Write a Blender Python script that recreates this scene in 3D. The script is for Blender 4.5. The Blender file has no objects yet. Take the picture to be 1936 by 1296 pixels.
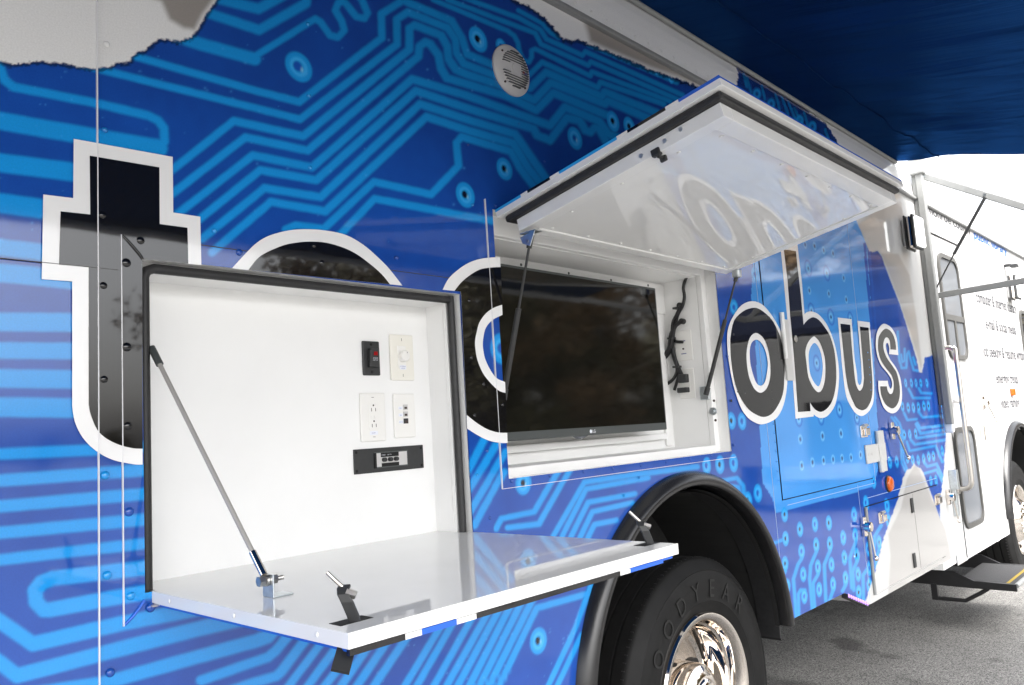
import bpy, bmesh, math, random
import numpy as np
from mathutils import Vector, Matrix
from mathutils.geometry import tessellate_polygon

random.seed(7); rng = np.random.default_rng(7)
SC = bpy.context.scene
COL = SC.collection

# ------------------------------------------------------------------ camera
# world: wall of the bus is the plane Y=0 (outside is -Y), X runs along the bus, Z up, ground Z=0
YAW, PITCH, ROLL, FPX = 0.82262302, 0.11212983, -0.06253049, 1501.7
CAM = np.array([0.0, -1.6, 1.55])
_f = np.array([math.sin(YAW)*math.cos(PITCH), math.cos(YAW)*math.cos(PITCH), math.sin(PITCH)])
_r = np.array([math.cos(YAW), -math.sin(YAW), 0.0]); _u = np.cross(_r, _f)
_r2 = _r*math.cos(ROLL)+_u*math.sin(ROLL); _u2 = -_r*math.sin(ROLL)+_u*math.cos(ROLL)
MC = np.array([_r2, -_u2, _f])
cam = bpy.data.cameras.new('camera'); camo = bpy.data.objects.new('camera', cam); COL.objects.link(camo)
camo.matrix_world = Matrix(((_r2[0], _u2[0], -_f[0], CAM[0]), (_r2[1], _u2[1], -_f[1], CAM[1]), (_r2[2], _u2[2], -_f[2], CAM[2]), (0, 0, 0, 1)))
cam.sensor_width = 36.0; cam.lens = FPX/1936*36; cam.clip_start = 0.05; cam.clip_end = 3000
SC.camera = camo

# ------------------------------------------------------------------ sky, sun, exposure
SUN_EL, SUN_AZ = math.radians(53), math.radians(-28)      # azimuth from -Y towards +X
world = bpy.data.worlds.new('World'); SC.world = world; world.use_nodes = True
wt = world.node_tree; bg = wt.nodes['Background']
sky = wt.nodes.new('ShaderNodeTexSky'); sky.sky_type = 'NISHITA'; sky.sun_disc = False
sky.sun_elevation = SUN_EL; sky.air_density = 1.0; sky.dust_density = 6.0; sky.ozone_density = 1.0
sundir = Vector((math.sin(SUN_AZ)*math.cos(SUN_EL), -math.cos(SUN_AZ)*math.cos(SUN_EL), math.sin(SUN_EL)))
sky.sun_rotation = math.atan2(sundir.x, sundir.y)
hs = wt.nodes.new('ShaderNodeHueSaturation'); hs.inputs['Saturation'].default_value = 0.22
wt.links.new(sky.outputs[0], hs.inputs['Color']); wt.links.new(hs.outputs[0], bg.inputs['Color'])
bg.inputs['Strength'].default_value = 0.15
sun = bpy.data.lights.new('sun', 'SUN'); sun.energy = 0.6; sun.angle = math.radians(12); sun.color = (1, .97, .92)
suno = bpy.data.objects.new('sun', sun); COL.objects.link(suno)
suno.rotation_euler = sundir.to_track_quat('Z', 'Y').to_euler()
SC.view_settings.view_transform = 'Standard'; SC.view_settings.look = 'None'
SC.view_settings.gamma = 1.0; SC.view_settings.exposure = 2.46; SC.view_settings.use_curve_mapping = False

# ------------------------------------------------------------------ pixel <-> world helpers
def ray(px, py): return MC.T @ np.array([(px-968)/FPX, (py-648)/FPX, 1.0])
def wp(px, py, Y=0.0):
    v = ray(px, py); t = (Y-CAM[1])/v[1]; return Vector(CAM+v*t)
def gp(px, py, Z=0.0):
    v = ray(px, py); t = (Z-CAM[2])/v[2]; return Vector(CAM+v*t)
def xp(px, py, X):
    v = ray(px, py); t = (X-CAM[0])/v[0]; return Vector(CAM+v*t)
def proj(P):
    q = (np.asarray(P, float)-CAM) @ MC.T
    d = np.where(q[:, 2] < 0.02, np.nan, q[:, 2])
    return 968+FPX*q[:, 0]/d, 648+FPX*q[:, 1]/d

# ------------------------------------------------------------------ materials
def mat(name, col, rough=.5, metal=0.0, spec=.5, noise=0.0, nscale=40, bump=0.0, bscale=200, bdist=.002, coat=0.0,
        emit=None, estr=0.0, attr=None, trans=0.0):
    m = bpy.data.materials.new(name); m.use_nodes = True
    nt = m.node_tree; b = nt.nodes['Principled BSDF']
    b.inputs['Base Color'].default_value = (*col, 1); b.inputs['Roughness'].default_value = rough
    b.inputs['Metallic'].default_value = metal; b.inputs['Specular IOR Level'].default_value = spec
    b.inputs['Coat Weight'].default_value = coat
    if trans: b.inputs['Transmission Weight'].default_value = trans
    if emit: b.inputs['Emission Color'].default_value = (*emit, 1); b.inputs['Emission Strength'].default_value = estr
    tc = nt.nodes.new('ShaderNodeTexCoord')
    src = None
    if attr:
        a = nt.nodes.new('ShaderNodeAttribute'); a.attribute_name = attr; src = a.outputs['Color']
        nt.links.new(src, b.inputs['Base Color'])
    if noise:
        n = nt.nodes.new('ShaderNodeTexNoise'); n.inputs['Scale'].default_value = nscale; n.inputs['Detail'].default_value = 5
        nt.links.new(tc.outputs['Object'], n.inputs['Vector'])
        mr = nt.nodes.new('ShaderNodeMapRange'); mr.inputs['From Min'].default_value = .3; mr.inputs['From Max'].default_value = .7
        mr.inputs['To Min'].default_value = 1-noise; mr.inputs['To Max'].default_value = 1+noise
        nt.links.new(n.outputs['Fac'], mr.inputs['Value'])
        mx = nt.nodes.new('ShaderNodeMix'); mx.data_type = 'RGBA'; mx.blend_type = 'MULTIPLY'; mx.inputs['Factor'].default_value = 1
        if src: nt.links.new(src, mx.inputs['A'])
        else: mx.inputs['A'].default_value = (*col, 1)
        nt.links.new(mr.outputs[0], mx.inputs['B']); nt.links.new(mx.outputs['Result'], b.inputs['Base Color'])
    if bump:
        n = nt.nodes.new('ShaderNodeTexNoise'); n.inputs['Scale'].default_value = bscale; n.inputs['Detail'].default_value = 3
        nt.links.new(tc.outputs['Object'], n.inputs['Vector'])
        bp = nt.nodes.new('ShaderNodeBump'); bp.inputs['Strength'].default_value = bump; bp.inputs['Distance'].default_value = bdist
        nt.links.new(n.outputs['Fac'], bp.inputs['Height']); nt.links.new(bp.outputs[0], b.inputs['Normal'])
    return m
M = {}
M['print'] = mat('printed_vinyl', (.01, .06, .4), .055, spec=.68, attr='ink', noise=.06, nscale=300, bump=.35, bscale=3.2, bdist=.0016)
M['vwhite'] = mat('white_vinyl', (.82, .82, .82), .06, spec=.68, bump=.35, bscale=3.2, bdist=.0016)
M['vblack'] = mat('black_vinyl', (.006, .006, .007), .035, spec=.68, bump=.35, bscale=3.2, bdist=.0016)
M['white'] = mat('white_paint', (.80, .80, .79), .16, noise=.02, nscale=9, bump=.2, bscale=5, bdist=.001)
M['gloss'] = mat('white_gloss_laminate', (.80, .80, .79), .02, spec=.6, noise=.015, nscale=7)
M['inner'] = mat('white_inner_panel', (.84, .84, .83), .35, noise=.02, nscale=6)
M['seam'] = mat('panel_edge', (.72, .72, .74), .3)
M['seamb'] = mat('wrapped_panel_edge', (.30, .40, .60), .3)
M['rubber'] = mat('black_rubber', (.018, .018, .019), .5, noise=.25, nscale=60)
M['plastic'] = mat('black_plastic', (.022, .023, .024), .45, noise=.1, nscale=90)
M['bezel'] = mat('grey_bezel', (.085, .095, .095), .35, metal=.4)
M['screen'] = mat('dark_screen', (.007, .007, .006), .05, spec=.6)
M['dark'] = mat('dark_cavity', (.006, .006, .006), .8)
M['steel'] = mat('stainless_steel', (.60, .57, .53), .28, metal=1, noise=.05, nscale=80)
M['zinc'] = mat('zinc_plate', (.62, .66, .68), .33, metal=1, noise=.1, nscale=60)
M['rod'] = mat('satin_rod', (.40, .385, .36), .4, metal=.3)
M['chrome'] = mat('chrome', (.82, .76, .70), .05, metal=1)
M['alum'] = mat('aluminium', (.25, .255, .25), .5, metal=.1, noise=.05, nscale=30)
M['hinge'] = mat('hinge_paint', (.56, .56, .55), .35)
M['plate'] = mat('white_plate', (.82, .81, .78), .3)
M['cream'] = mat('cream_plate', (.80, .78, .71), .35)
M['label'] = mat('label_tape', (.80, .82, .88), .4)
M['ink'] = mat('blue_print', (.12, .13, .30), .5)
M['slot'] = mat('dark_slot', (.05, .03, .025), .6)
M['red'] = mat('red_lens', (.30, .01, .012), .15)
M['amber'] = mat('amber_lens', (.55, .095, .006), .15, noise=.15, nscale=120)
M['blueE'] = mat('blue_vinyl_edge', (.02, .12, .60), .15)
M['cyanE'] = mat('light_blue_vinyl_edge', (.03, .36, .80), .15)
M['tyre'] = mat('tyre_rubber', (.009, .009, .009), .62, spec=.2, noise=.22, nscale=14, bump=.3, bscale=260, bdist=.001)
M['tletter'] = mat('tyre_lettering', (.015, .015, .015), .5, spec=.25)
M['tread'] = mat('tread_rubber', (.009, .009, .009), .75, spec=.15, noise=.2, nscale=40, bump=.5, bscale=180, bdist=.0015)
M['flare'] = mat('rubber_flare', (.012, .012, .013), .27, noise=.15, nscale=25, bump=.3, bscale=300, bdist=.0006)
M['cable'] = mat('black_cable', (.007, .007, .008), .45)
M['glass'] = mat('window_glass', (.16, .17, .185), .06, spec=.3)
M['dglass'] = mat('dark_window_glass', (.02, .02, .03), .03, spec=.7)
M['wframe'] = mat('grey_window_frame', (.085, .084, .08), .6, spec=.25)
M['lens'] = mat('lamp_lens', (.85, .86, .84), .1, emit=(1, 1, .97), estr=.5)
M['led'] = mat('violet_led', (.45, .28, .75), .2, emit=(.55, .22, 1), estr=.22)
M['grey'] = mat('grey_text', (.07, .07, .075), .8, spec=.05)
M['btext'] = mat('blue_text', (.008, .09, .36), .8, spec=.05)
M['step'] = mat('step_grip', (.04, .04, .042), .85, noise=.3, nscale=150, bump=.6, bscale=400, bdist=.001)
M['yellow'] = mat('yellow_line', (.25, .17, .01), .7)
M['frame'] = mat('black_frame_paint', (.012, .012, .013), .4, noise=.2, nscale=30)
M['grille'] = mat('speaker_plastic', (.55, .54, .53), .4)
M['bark'] = mat('bark', (.09, .065, .045), .9, noise=.4, nscale=8)
M['leaf'] = mat('leaves', (.12, .105, .04), .6, noise=.5, nscale=1.2)
M['leafr'] = mat('reddish_leaves', (.19, .115, .05), .6, noise=.5, nscale=1.2)

# ------------------------------------------------------------------ mesh builder
class MB:
    def __init__(s): s.v = []; s.f = []; s.m = []
    def add(s, vs, fs, m=0):
        o = len(s.v); s.v += [tuple(p) for p in vs]
        for f in fs: s.f.append(tuple(i+o for i in f)); s.m.append(m)
        return s
    def box(s, x0, x1, y0, y1, z0, z1, m=0):
        x0, x1 = min(x0, x1), max(x0, x1); y0, y1 = min(y0, y1), max(y0, y1); z0, z1 = min(z0, z1), max(z0, z1)
        return s.add([(x0,y0,z0),(x1,y0,z0),(x1,y1,z0),(x0,y1,z0),(x0,y0,z1),(x1,y0,z1),(x1,y1,z1),(x0,y1,z1)],
                     [(0,3,2,1),(4,5,6,7),(0,1,5,4),(1,2,6,5),(2,3,7,6),(3,0,4,7)], m)
    def obox(s, c, ax, ay, az, m=0):
        c, ax, ay, az = Vector(c), Vector(ax), Vector(ay), Vector(az)
        vs = [c+ax*i+ay*j+az*k for k in (-1,1) for (i,j) in ((-1,-1),(1,-1),(1,1),(-1,1))]
        return s.add(vs, [(0,3,2,1),(4,5,6,7),(0,1,5,4),(1,2,6,5),(2,3,7,6),(3,0,4,7)], m)
    def bar(s, a, b, w, h, up=(0,0,1), m=0):
        a, b = Vector(a), Vector(b); d = (b-a); u = Vector(up); sd = d.cross(u).normalized(); u = sd.cross(d).normalized()
        return s.obox((a+b)/2, d/2, sd*w/2, u*h/2, m)
    def cyl(s, a, b, r0, r1=None, n=16, m=0, caps=True):
        a, b = Vector(a), Vector(b); r1 = r0 if r1 is None else r1
        d = (b-a).normalized(); t = Vector((0,0,1)) if abs(d.z) < .9 else Vector((1,0,0))
        u = d.cross(t).normalized(); w = d.cross(u)
        vs = []
        for p, r in ((a, r0), (b, r1)):
            for i in range(n):
                an = 2*math.pi*i/n; vs.append(p+(u*math.cos(an)+w*math.sin(an))*r)
        fs = [(i, (i+1) % n, n+(i+1) % n, n+i) for i in range(n)]
        if caps: fs += [tuple(range(n-1, -1, -1)), tuple(range(n, 2*n))]
        return s.add(vs, fs, m)
    def tube(s, pts, r, n=10, m=0, smooth_steps=0):
        P = [Vector(p) for p in pts]
        if smooth_steps:
            Q = []
            for i in range(len(P)-1):
                p0 = P[max(i-1, 0)]; p1 = P[i]; p2 = P[i+1]; p3 = P[min(i+2, len(P)-1)]
                for k in range(smooth_steps):
                    t = k/smooth_steps
                    Q.append(.5*((2*p1)+(p2-p0)*t+(2*p0-5*p1+4*p2-p3)*t*t+(3*p1-p0-3*p2+p3)*t**3))
            Q.append(P[-1]); P = Q
        vs = []; u = None
        for i, p in enumerate(P):
            d = (P[min(i+1, len(P)-1)]-P[max(i-1, 0)]).normalized()
            if u is None:
                t = Vector((0,0,1)) if abs(d.z) < .9 else Vector((1,0,0)); u = d.cross(t).normalized()
            u = (u-d*u.dot(d)).normalized(); w = d.cross(u)
            for k in range(n):
                an = 2*math.pi*k/n; vs.append(p+(u*math.cos(an)+w*math.sin(an))*r)
        fs = []
        for i in range(len(P)-1):
            for k in range(n): fs.append((i*n+k, i*n+(k+1) % n, (i+1)*n+(k+1) % n, (i+1)*n+k))
        fs += [tuple(range(n-1, -1, -1)), tuple(range((len(P)-1)*n, len(P)*n))]
        return s.add(vs, fs, m)
    def lathe(s, prof, c, n=64, a0=0.0, a1=2*math.pi, m=0, mf=None):
        # prof: (radius, y) pairs, turned about the Y axis through c
        full = abs(a1-a0-2*math.pi) < 1e-6; k = n if full else n+1
        vs = []
        for i in range(k):
            a = a0+(a1-a0)*i/n
            for (r, y) in prof: vs.append((c[0]+r*math.cos(a), c[1]+y, c[2]+r*math.sin(a)))
        L = len(prof); o = len(s.v); s.v += vs
        for i in range(n):
            i2 = (i+1) % k
            for j in range(L-1):
                s.f.append((o+i*L+j, o+i*L+j+1, o+i2*L+j+1, o+i2*L+j)); s.m.append(mf[j] if mf else m)
        return s
    def dome(s, c, nrm, r, h, n=12, m=0):
        c, nrm = Vector(c), Vector(nrm).normalized(); t = Vector((0,0,1)) if abs(nrm.z) < .9 else Vector((1,0,0))
        u = nrm.cross(t).normalized(); w = nrm.cross(u); vs = []; rings = ((1,0),(.85,.55),(.5,.88))
        for rr, hh in rings:
            for k in range(n):
                a = 2*math.pi*k/n; vs.append(c+(u*math.cos(a)+w*math.sin(a))*r*rr+nrm*h*hh)
        vs.append(c+nrm*h); fs = []
        for i in range(2):
            for k in range(n): fs.append((i*n+k, i*n+(k+1) % n, (i+1)*n+(k+1) % n, (i+1)*n+k))
        for k in range(n): fs.append((2*n+k, 2*n+(k+1) % n, 3*n))
        return s.add(vs, fs, m)
    def build(s, name, mats, parent=None, smooth=None, bevel=0.0):
        me = bpy.data.meshes.new(name); me.from_pydata(s.v, [], s.f)
        if not isinstance(mats, (list, tuple)): mats = [mats]
        for k in mats: me.materials.append(M[k])
        me.polygons.foreach_set('material_index', s.m)
        bm = bmesh.new(); bm.from_mesh(me); bmesh.ops.recalc_face_normals(bm, faces=bm.faces); bm.to_mesh(me); bm.free()
        o = bpy.data.objects.new(name, me); COL.objects.link(o)
        if smooth is not None: shade(me, smooth)
        if bevel:
            b = o.modifiers.new('bevel', 'BEVEL'); b.width = bevel; b.segments = 2; b.limit_method = 'ANGLE'; b.angle_limit = math.radians(40)
        if parent is not None: adopt(o, parent)
        return o
def shade(me, ang):
    bm = bmesh.new(); bm.from_mesh(me)
    for f in bm.faces: f.smooth = True
    for e in bm.edges:
        if len(e.link_faces) == 2 and e.calc_face_angle(0) > math.radians(ang): e.smooth = False
    bm.to_mesh(me); bm.free()
ORG = {}
def adopt(o, parent):
    o.parent = parent
    o.matrix_parent_inverse = Matrix.Translation(-Vector(ORG[parent.name]))
    ORG[o.name] = ORG[parent.name]
def empty(name, loc, parent=None):
    o = bpy.data.objects.new(name, None); COL.objects.link(o); o.empty_display_size = .1
    if parent is None: o.location = loc; ORG[o.name] = tuple(loc)
    else: o.parent = parent; ORG[o.name] = ORG[parent.name]
    return o
def tag(o, label, cat, group=None):
    o['label'] = label; o['category'] = cat
    if group: o['group'] = group
    return o
def thing(name, loc, label, cat, group=None): return tag(empty(name, loc), label, cat, group)

# ------------------------------------------------------------------ the printed circuit graphic (flat print on the bus skin)
T = []   # (points, width) polylines of the lighter circuit traces
def tr(w, *p): T.append((np.array(p, float).reshape(-1, 2), w))
# upper left
tr(15, -60,60, -10,110, 2,132, 9,152, 26,165, 180,195, 280,219, 299,228, 310,243, 311,268, 300,283)
tr(32, -300,180, 0,229, 300,281); tr(34, -300,262, 0,308, 140,326); tr(36, -300,345, 0,384, 90,397)
tr(31, -300,440, 0,468, 90,479); tr(34, -300,495, 0,516, 140,530); tr(34, -300,603, 0,609, 140,610)
tr(30, -300,660, 0,663, 140,664); tr(34, -300,718, 0,716, 140,718); tr(36, -300,776, 0,770, 145,772)
tr(20, -300,880, 0,859, 180,851, 275,845); tr(22, -300,938, 0,909, 275,889); tr(22, -300,998, 0,958, 275,934)
tr(22, -300,1060, 0,1008, 280,982); tr(20, -300,1120, 0,1059, 280,1027)
tr(27, 290,1072, 100,1094, 78,1102, 66,1118, 68,1138, 82,1153, 95,1153, 290,1117)
tr(27, -120,1100, 0,1175, 62,1218, 235,1178, 400,1146); tr(27, -120,1180, 0,1253, 32,1278, 194,1236, 380,1188, 500,1160)
tr(24, -60,1330, 200,1291, 360,1246, 484,1212, 507,1204, 545,1155); tr(17, 380,1287, 480,1252, 507,1243, 520,1232, 580,1160)
tr(17, 400,1318, 480,1291, 522,1279, 532,1270, 600,1180)
for a in ((547,1296,606,1218), (583,1296,634,1227), (615,1296,670,1227), (646,1296,698,1220), (676,1296,735,1209), (708,1296,773,1200)):
    dx, dy = a[2]-a[0], a[3]-a[1]; tr(14, a[0]-dx*1.6, a[1]-dy*1.6, a[2]+dx*.8, a[3]+dy*.8)
for a in ((766,1296,833,1185), (789,1296,857,1177), (821,1296,893,1167), (845,1296,924,1156), (866,1296,944,1152), (888,1296,966,1144), (907,1296,986,1139), (925,1296,1006,1136)):
    dx, dy = a[2]-a[0], a[3]-a[1]; tr(12, a[0]-dx*1.2, a[1]-dy*1.2, a[2]+dx*.35, a[3]+dy*.35)
tr(11, 860,1470, 944,1296, 1015,1150, 1054,1139, 1140,1115); tr(9, 960,1450, 1037,1296, 1088,1187, 1120,1100); tr(9, 980,1450, 1054,1296, 1100,1200)
# top left
tr(18, 330,-40, 400,-5, 489,17, 560,-22); tr(17, 300,-10, 396,26, 490,57, 578,7, 583,-30)
tr(22, 330,68, 380,84, 482,112); tr(12, 480,108, 596,36, 606,42, 624,67, 639,71, 651,58, 646,40, 634,20, 639,6, 651,4, 674,32, 689,35, 695,25, 684,0, 670,-20)
# the long parallel traces
tr(13, 200,92, 255,107, 484,172, 566,193, 722,72, 721,27, 762,1, 854,40, 873,72, 883,103, 930,122, 975,140)
tr(13, 150,122, 190,132, 484,205, 567,226, 751,84, 750,37, 771,23, 846,53, 861,75, 863,100, 877,121, 933,142, 1002,167, 1032,137, 1138,183, 1143,174, 1240,213)
tr(14, 300,341, 329,319, 442,229, 573,258, 774,94, 774,54, 784,48, 834,67, 846,88, 848,112, 862,132, 882,141, 939,159, 1010,190, 1041,157, 1144,197, 1149,191, 1225,224)
tr(14, 300,385, 329,364, 464,260, 582,285, 791,107, 793,88, 804,80, 814,84, 829,105, 834,130, 845,148, 882,159, 958,182, 1014,209, 1046,176, 1144,217)
tr(14, 310,425, 337,404, 478,294, 590,317, 779,150, 882,181, 1040,238, 1068,203, 1133,230, 1150,254, 1172,262)
tr(14, 350,435, 377,415, 492,322, 598,341, 786,172, 886,206, 1009,244, 1015,256, 1040,266, 1072,223, 1096,229, 1107,247, 1117,250, 1124,242, 1132,244, 1148,271)
tr(14, 382,452, 500,356, 606,373, 794,197, 888,228, 974,254, 1040,350)
tr(14, 400,478, 421,460, 512,382, 615,400, 806,221, 888,248, 970,271, 999,319, 1028,354)
tr(13, 540,434, 559,426, 612,433, 707,344, 815,368, 867,314, 863,270, 873,259, 890,264, 966,287, 983,318, 1016,362)
tr(13, 630,455, 647,440, 708,376, 880,409, 945,421)
tr(8, 860,-10, 980,34, 1022,57, 1033,74, 1101,105, 1107,98, 1290,180); tr(8, 846,0, 980,51, 1012,63, 1023,84, 1112,124, 1117,117, 1285,190)
tr(8, 819,0, 960,59, 972,68, 979,81, 982,98, 989,114, 1000,118, 1005,108, 1005,96, 1012,93, 1116,144, 1119,136, 1267,192)
tr(9, 990,152, 1025,118, 1130,166, 1135,156, 1255,197); tr(7, 980,20, 1024,44, 1040,62, 1056,72); tr(7, 1113,86, 1280,157)
# between and below the openings
tr(13, 880,898, 915,830); tr(13, 880,934, 945,830); tr(12, 884,975, 906,937, 955,855); tr(12, 896,994, 911,965, 952,893)
tr(10, 938,1000, 948,981, 1010,968, 1054,892, 1062,878); tr(10, 960,998, 1019,991, 1076,890, 1083,876)
tr(9, 1046,1014, 1105,912, 1200,898, 1318,883); tr(9, 1062,1016, 1108,925, 1225,904); tr(9, 1078,1018, 1112,950, 1200,934); tr(9, 1096,1018, 1120,968, 1195,951); tr(9, 1111,1018, 1124,992, 1165,984)
tr(7, 1366,909, 1393,904, 1405,919, 1407,938); tr(6, 1383,919, 1396,921, 1399,934)
def z44(*p):  # list given in the 1440,940 zoom
    q = np.array(p, float).reshape(-1, 2)/5.4+np.array([1440, 940]); T.append((q, 5.5))
z44(60,510, 90,495, 130,470, 210,440); z44(408,630, 370,690, 325,840, 355,1240, 360,1300); z44(378,1240, 375,990, 400,950, 440,950)
z44(558,560, 500,700, 490,830, 518,1150); z44(575,790, 525,880, 540,1130); z44(697,550, 640,690, 655,1060); z44(730,950, 695,1050)
z44(857,900, 825,960); z44(957,470, 900,620, 920,930); z44(972,660, 930,760, 942,950); z44(1090,720, 1035,800, 1040,1060); z44(1215,290, 1150,400, 1145,530); z44(1195,530, 1165,620, 1165,720); z44(240,760, 190,850, 188,900)
def z16(w, y0, *p):  # list given in the 1640,y0 zooms
    q = np.array(p, float).reshape(-1, 2)/9.255+np.array([1640, y0]); T.append((q, w))
z16(4, 660, 530,-300, 545,0, 560,200, 600,335, 680,330, 690,100, 720,50, 760,200, 810,370, 900,385); z16(3.5, 660, 590,100, 610,230, 650,210, 650,0); z16(4, 660, 800,150, 840,275)
z16(4, 660, 720,700, 800,860, 1090,860); z16(4, 660, 900,690, 940,770, 1120,780); z16(4, 660, 640,1120, 700,1245, 860,1230); z16(4, 660, 890,1100, 970,1200, 1400,1160)
z16(4.5, 660, 1290,330, 1420,330); z16(4.5, 660, 1290,430, 1420,430)
for y in (690, 790, 880, 990, 1090, 1190): z16(5, 660, 1300,y, 1450,y-10)
z16(4.5, 800, 870,0, 920,90, 1400,35); z16(4.5, 800, 850,20, 930,185, 1400,110); z16(4.5, 800, 880,265, 1400,190); z16(4.5, 800, 760,300, 830,380, 1400,290)
z16(4, 800, 690,330, 740,490, 1190,400, 1310,680, 1380,660); z16(4, 800, 1000,700, 1050,765, 1210,720, 1320,960); z16(4, 800, 1000,885, 1210,820, 1310,1020)
z16(3.5, 800, 420,-100, 500,0, 580,180, 600,700, 690,890); z16(3.5, 800, 480,-100, 560,0, 612,150, 632,650, 700,830)
PADS = []   # (px, py, vertical half-height in px, hole style)
for a in ((565,127,28,1), (904,75,23,2), (948,88,14,1), (954,320,21,2), (880,369,24,2), (1087,262,21,3), (1159,230,19,2), (1190,240,18,2), (1018,1212,26,2), (989,914,23,2),
          (1268,149,9,0), (1242,137,8,0), (1336,881,17,1), (1361,879,18,2), (1387,876,18,1), (1403,797,17,1), (1383,796,17,2), (1433,933,18,1), (1414,947,18,2), (948,660,30,1),
          (1428,520,15,1), (1388,582,16,1), (1652,912,13,1)): PADS.append(a)
for a in ((235,180),(245,425),(240,680),(262,910),(272,1150),(392,330),(408,555),(425,790),(437,1015),(545,280),(558,490),(575,715),(588,945),(687,265),(697,480),(714,690),(730,890),(833,415),(845,620),(857,830),(945,180),(957,390),(972,595),(985,790),(992,975),(1065,60),(1085,340),(1090,530),(1100,730),(1275,90),(1195,465),(1290,245),(1100,900)):
    PADS.append((1440+a[0]/5.4, 940+a[1]/5.4, 15, 2 if (a[0]*7+a[1]) % 3 else 1))
for a in ((670,600),(770,600),(850,600),(935,600),(1040,600)): PADS.append((1640+a[0]/9.255, 660+a[1]/9.255, 9, 2 if a[0] % 2 else 1))
for a in ((615,1010),(715,1030),(805,1030),(895,1020),(990,1000),(1070,1000)): PADS.append((1640+a[0]/9.255, 660+a[1]/9.255, 10.5, 2))
for a in ((645,210),(742,205),(845,190),(700,620),(795,650),(890,650),(985,630),(1075,590),(1155,580),(1310,490),(1110,1010),(1200,1000)): PADS.append((1640+a[0]/9.255, 800+a[1]/9.255, 10.5, 2 if a[0] % 2 else 1))
for a in ((395,690),(515,680)): PADS.append((1640+a[0]/9.255, 800+a[1]/9.255, 12, 1))
RINGS = [(1512,831,9), (1554,825,9), (1589,820,9), (1514.6,880.7,9), (1535,874.5,9), (1556,871,8.5), (1574,869,8.5), (1591,867,8), (1608,865.5,8), (1626,860.5,8), (1594,526,7), (1529,550,7), (1566,556,7), (1599,567,7), (1521,463,7), (1539,466,7), (1556,474,7), (1574,480,7)]
BIGR = [(1562,517,14), (1527,508,15), (1570,600,15), (1607,604,13), (1533,588,14), (1586,775,15), (1543,687,15), (1619,790,13), (1509,792,15), (1551,790,14), (1637,814,13)]
def poly(*p): return np.array(p, float).reshape(-1, 2)
IC = poly(1440,380, 1426,470, 1420,560, 1428,650, 1436,803, 1442,913, 1461,944, 1467,972, 1652,921, 1656,905, 1664,870, 1658,780, 1648,600, 1640,470, 1630,380)
BARS = [poly(1632,460, 1637,460, 1652,640, 1647,640), poly(1641,470, 1645,470, 1660,640, 1656,640)]
TORN1 = poly(-900,-900, 700,-900, 430,-60, 412,0, 392,26, 382,45, 372,62, 362,72, 350,76, 335,80, 318,77, 300,75, 288,85, 275,97, 262,101, 250,107, 247,118, 236,120, 220,121, 210,128, 200,130, 188,131, 175,131, 158,128, 140,126, 120,122, 100,120, 80,118, 62,119, 45,121, 27,124, 12,122, 0,115, -80,108, -900,60)
FOLD1 = poly(270,-60, 272,0, 300,8, 315,42, 345,60, 372,64, 388,32, 412,0, 430,-60)
TORN2 = poly(900,-200, 960,-8, 980,6, 1000,14, 1015,25, 1031,37, 1045,53, 1057,68, 1068,76, 1079,79, 1091,77, 1104,82, 1135,93, 1181,112, 1228,132, 1280,150, 1310,161, 1345,176, 1400,170, 1300,-200)
FOLD2 = poly(1095,-60, 1098,45, 1104,62, 1110,84, 1135,95, 1181,114, 1228,134, 1280,152, 1345,180, 1420,160, 1300,-60)
TORN3 = poly(1560,380, 1619,416, 1628,437, 1644,475, 1660,475, 1667,484, 1684,531, 1702,576, 1719,631, 1734,681, 1738,703, 1742,704, 1745,696, 1748,676, 1757,674, 1765,672, 1776,668, 1782,670, 1790,690, 1798,685, 1793,716, 1795,743, 1792,790, 1790,800, 1785,893, 1777,954, 1776,1200, 1990,1200, 1990,200, 1560,200)
TORN4 = poly(1620,1190, 1638,1134, 1655,1077, 1668,1023, 1698,942, 1708,903, 1715,890, 1722,887, 1728,877, 1732,883, 1740,886, 1746,895, 1757,928, 1772,970, 1778,985, 1800,1000, 1830,1190)
FOLD4 = poly(1676,1190, 1677,1100, 1680,1050, 1676,1010, 1700,960, 1712,905, 1728,877, 1740,886, 1757,928, 1790,1000, 1830,1190)
FOLD3 = poly(1662,477, 1700,478, 1722,520, 1735,600, 1746,692, 1740,705, 1734,681, 1719,631, 1684,531)
def inside(P, x, y):
    c = np.zeros(x.shape, bool); n = len(P)
    for i in range(n):
        x1, y1 = P[i]; x2, y2 = P[(i+1) % n]
        if y1 == y2: continue
        k = ((y1 > y) != (y2 > y)) & (x < (x2-x1)*(y-y1)/(y2-y1)+x1); c ^= k
    return c
def segdist(P, x, y, closed=False, lim=1e9):
    d = np.full(x.shape, 1e9); n = len(P)
    for i in range(n if closed else n-1):
        a = P[i]; b = P[(i+1) % n]; v = b-a; L = max(v@v, 1e-9)
        k = (x > min(a[0], b[0])-lim) & (x < max(a[0], b[0])+lim) & (y > min(a[1], b[1])-lim) & (y < max(a[1], b[1])+lim)
        if not k.any(): continue
        t = np.clip(((x[k]-a[0])*v[0]+(y[k]-a[1])*v[1])/L, 0, 1)
        d[k] = np.minimum(d[k], np.hypot(x[k]-a[0]-t*v[0], y[k]-a[1]-t*v[1]))
    return d
def sst(a, b, x):
    t = np.clip((x-a)/(b-a), 0, 1); return t*t*(3-2*t)
_gn = rng.random((64, 64))
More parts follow.
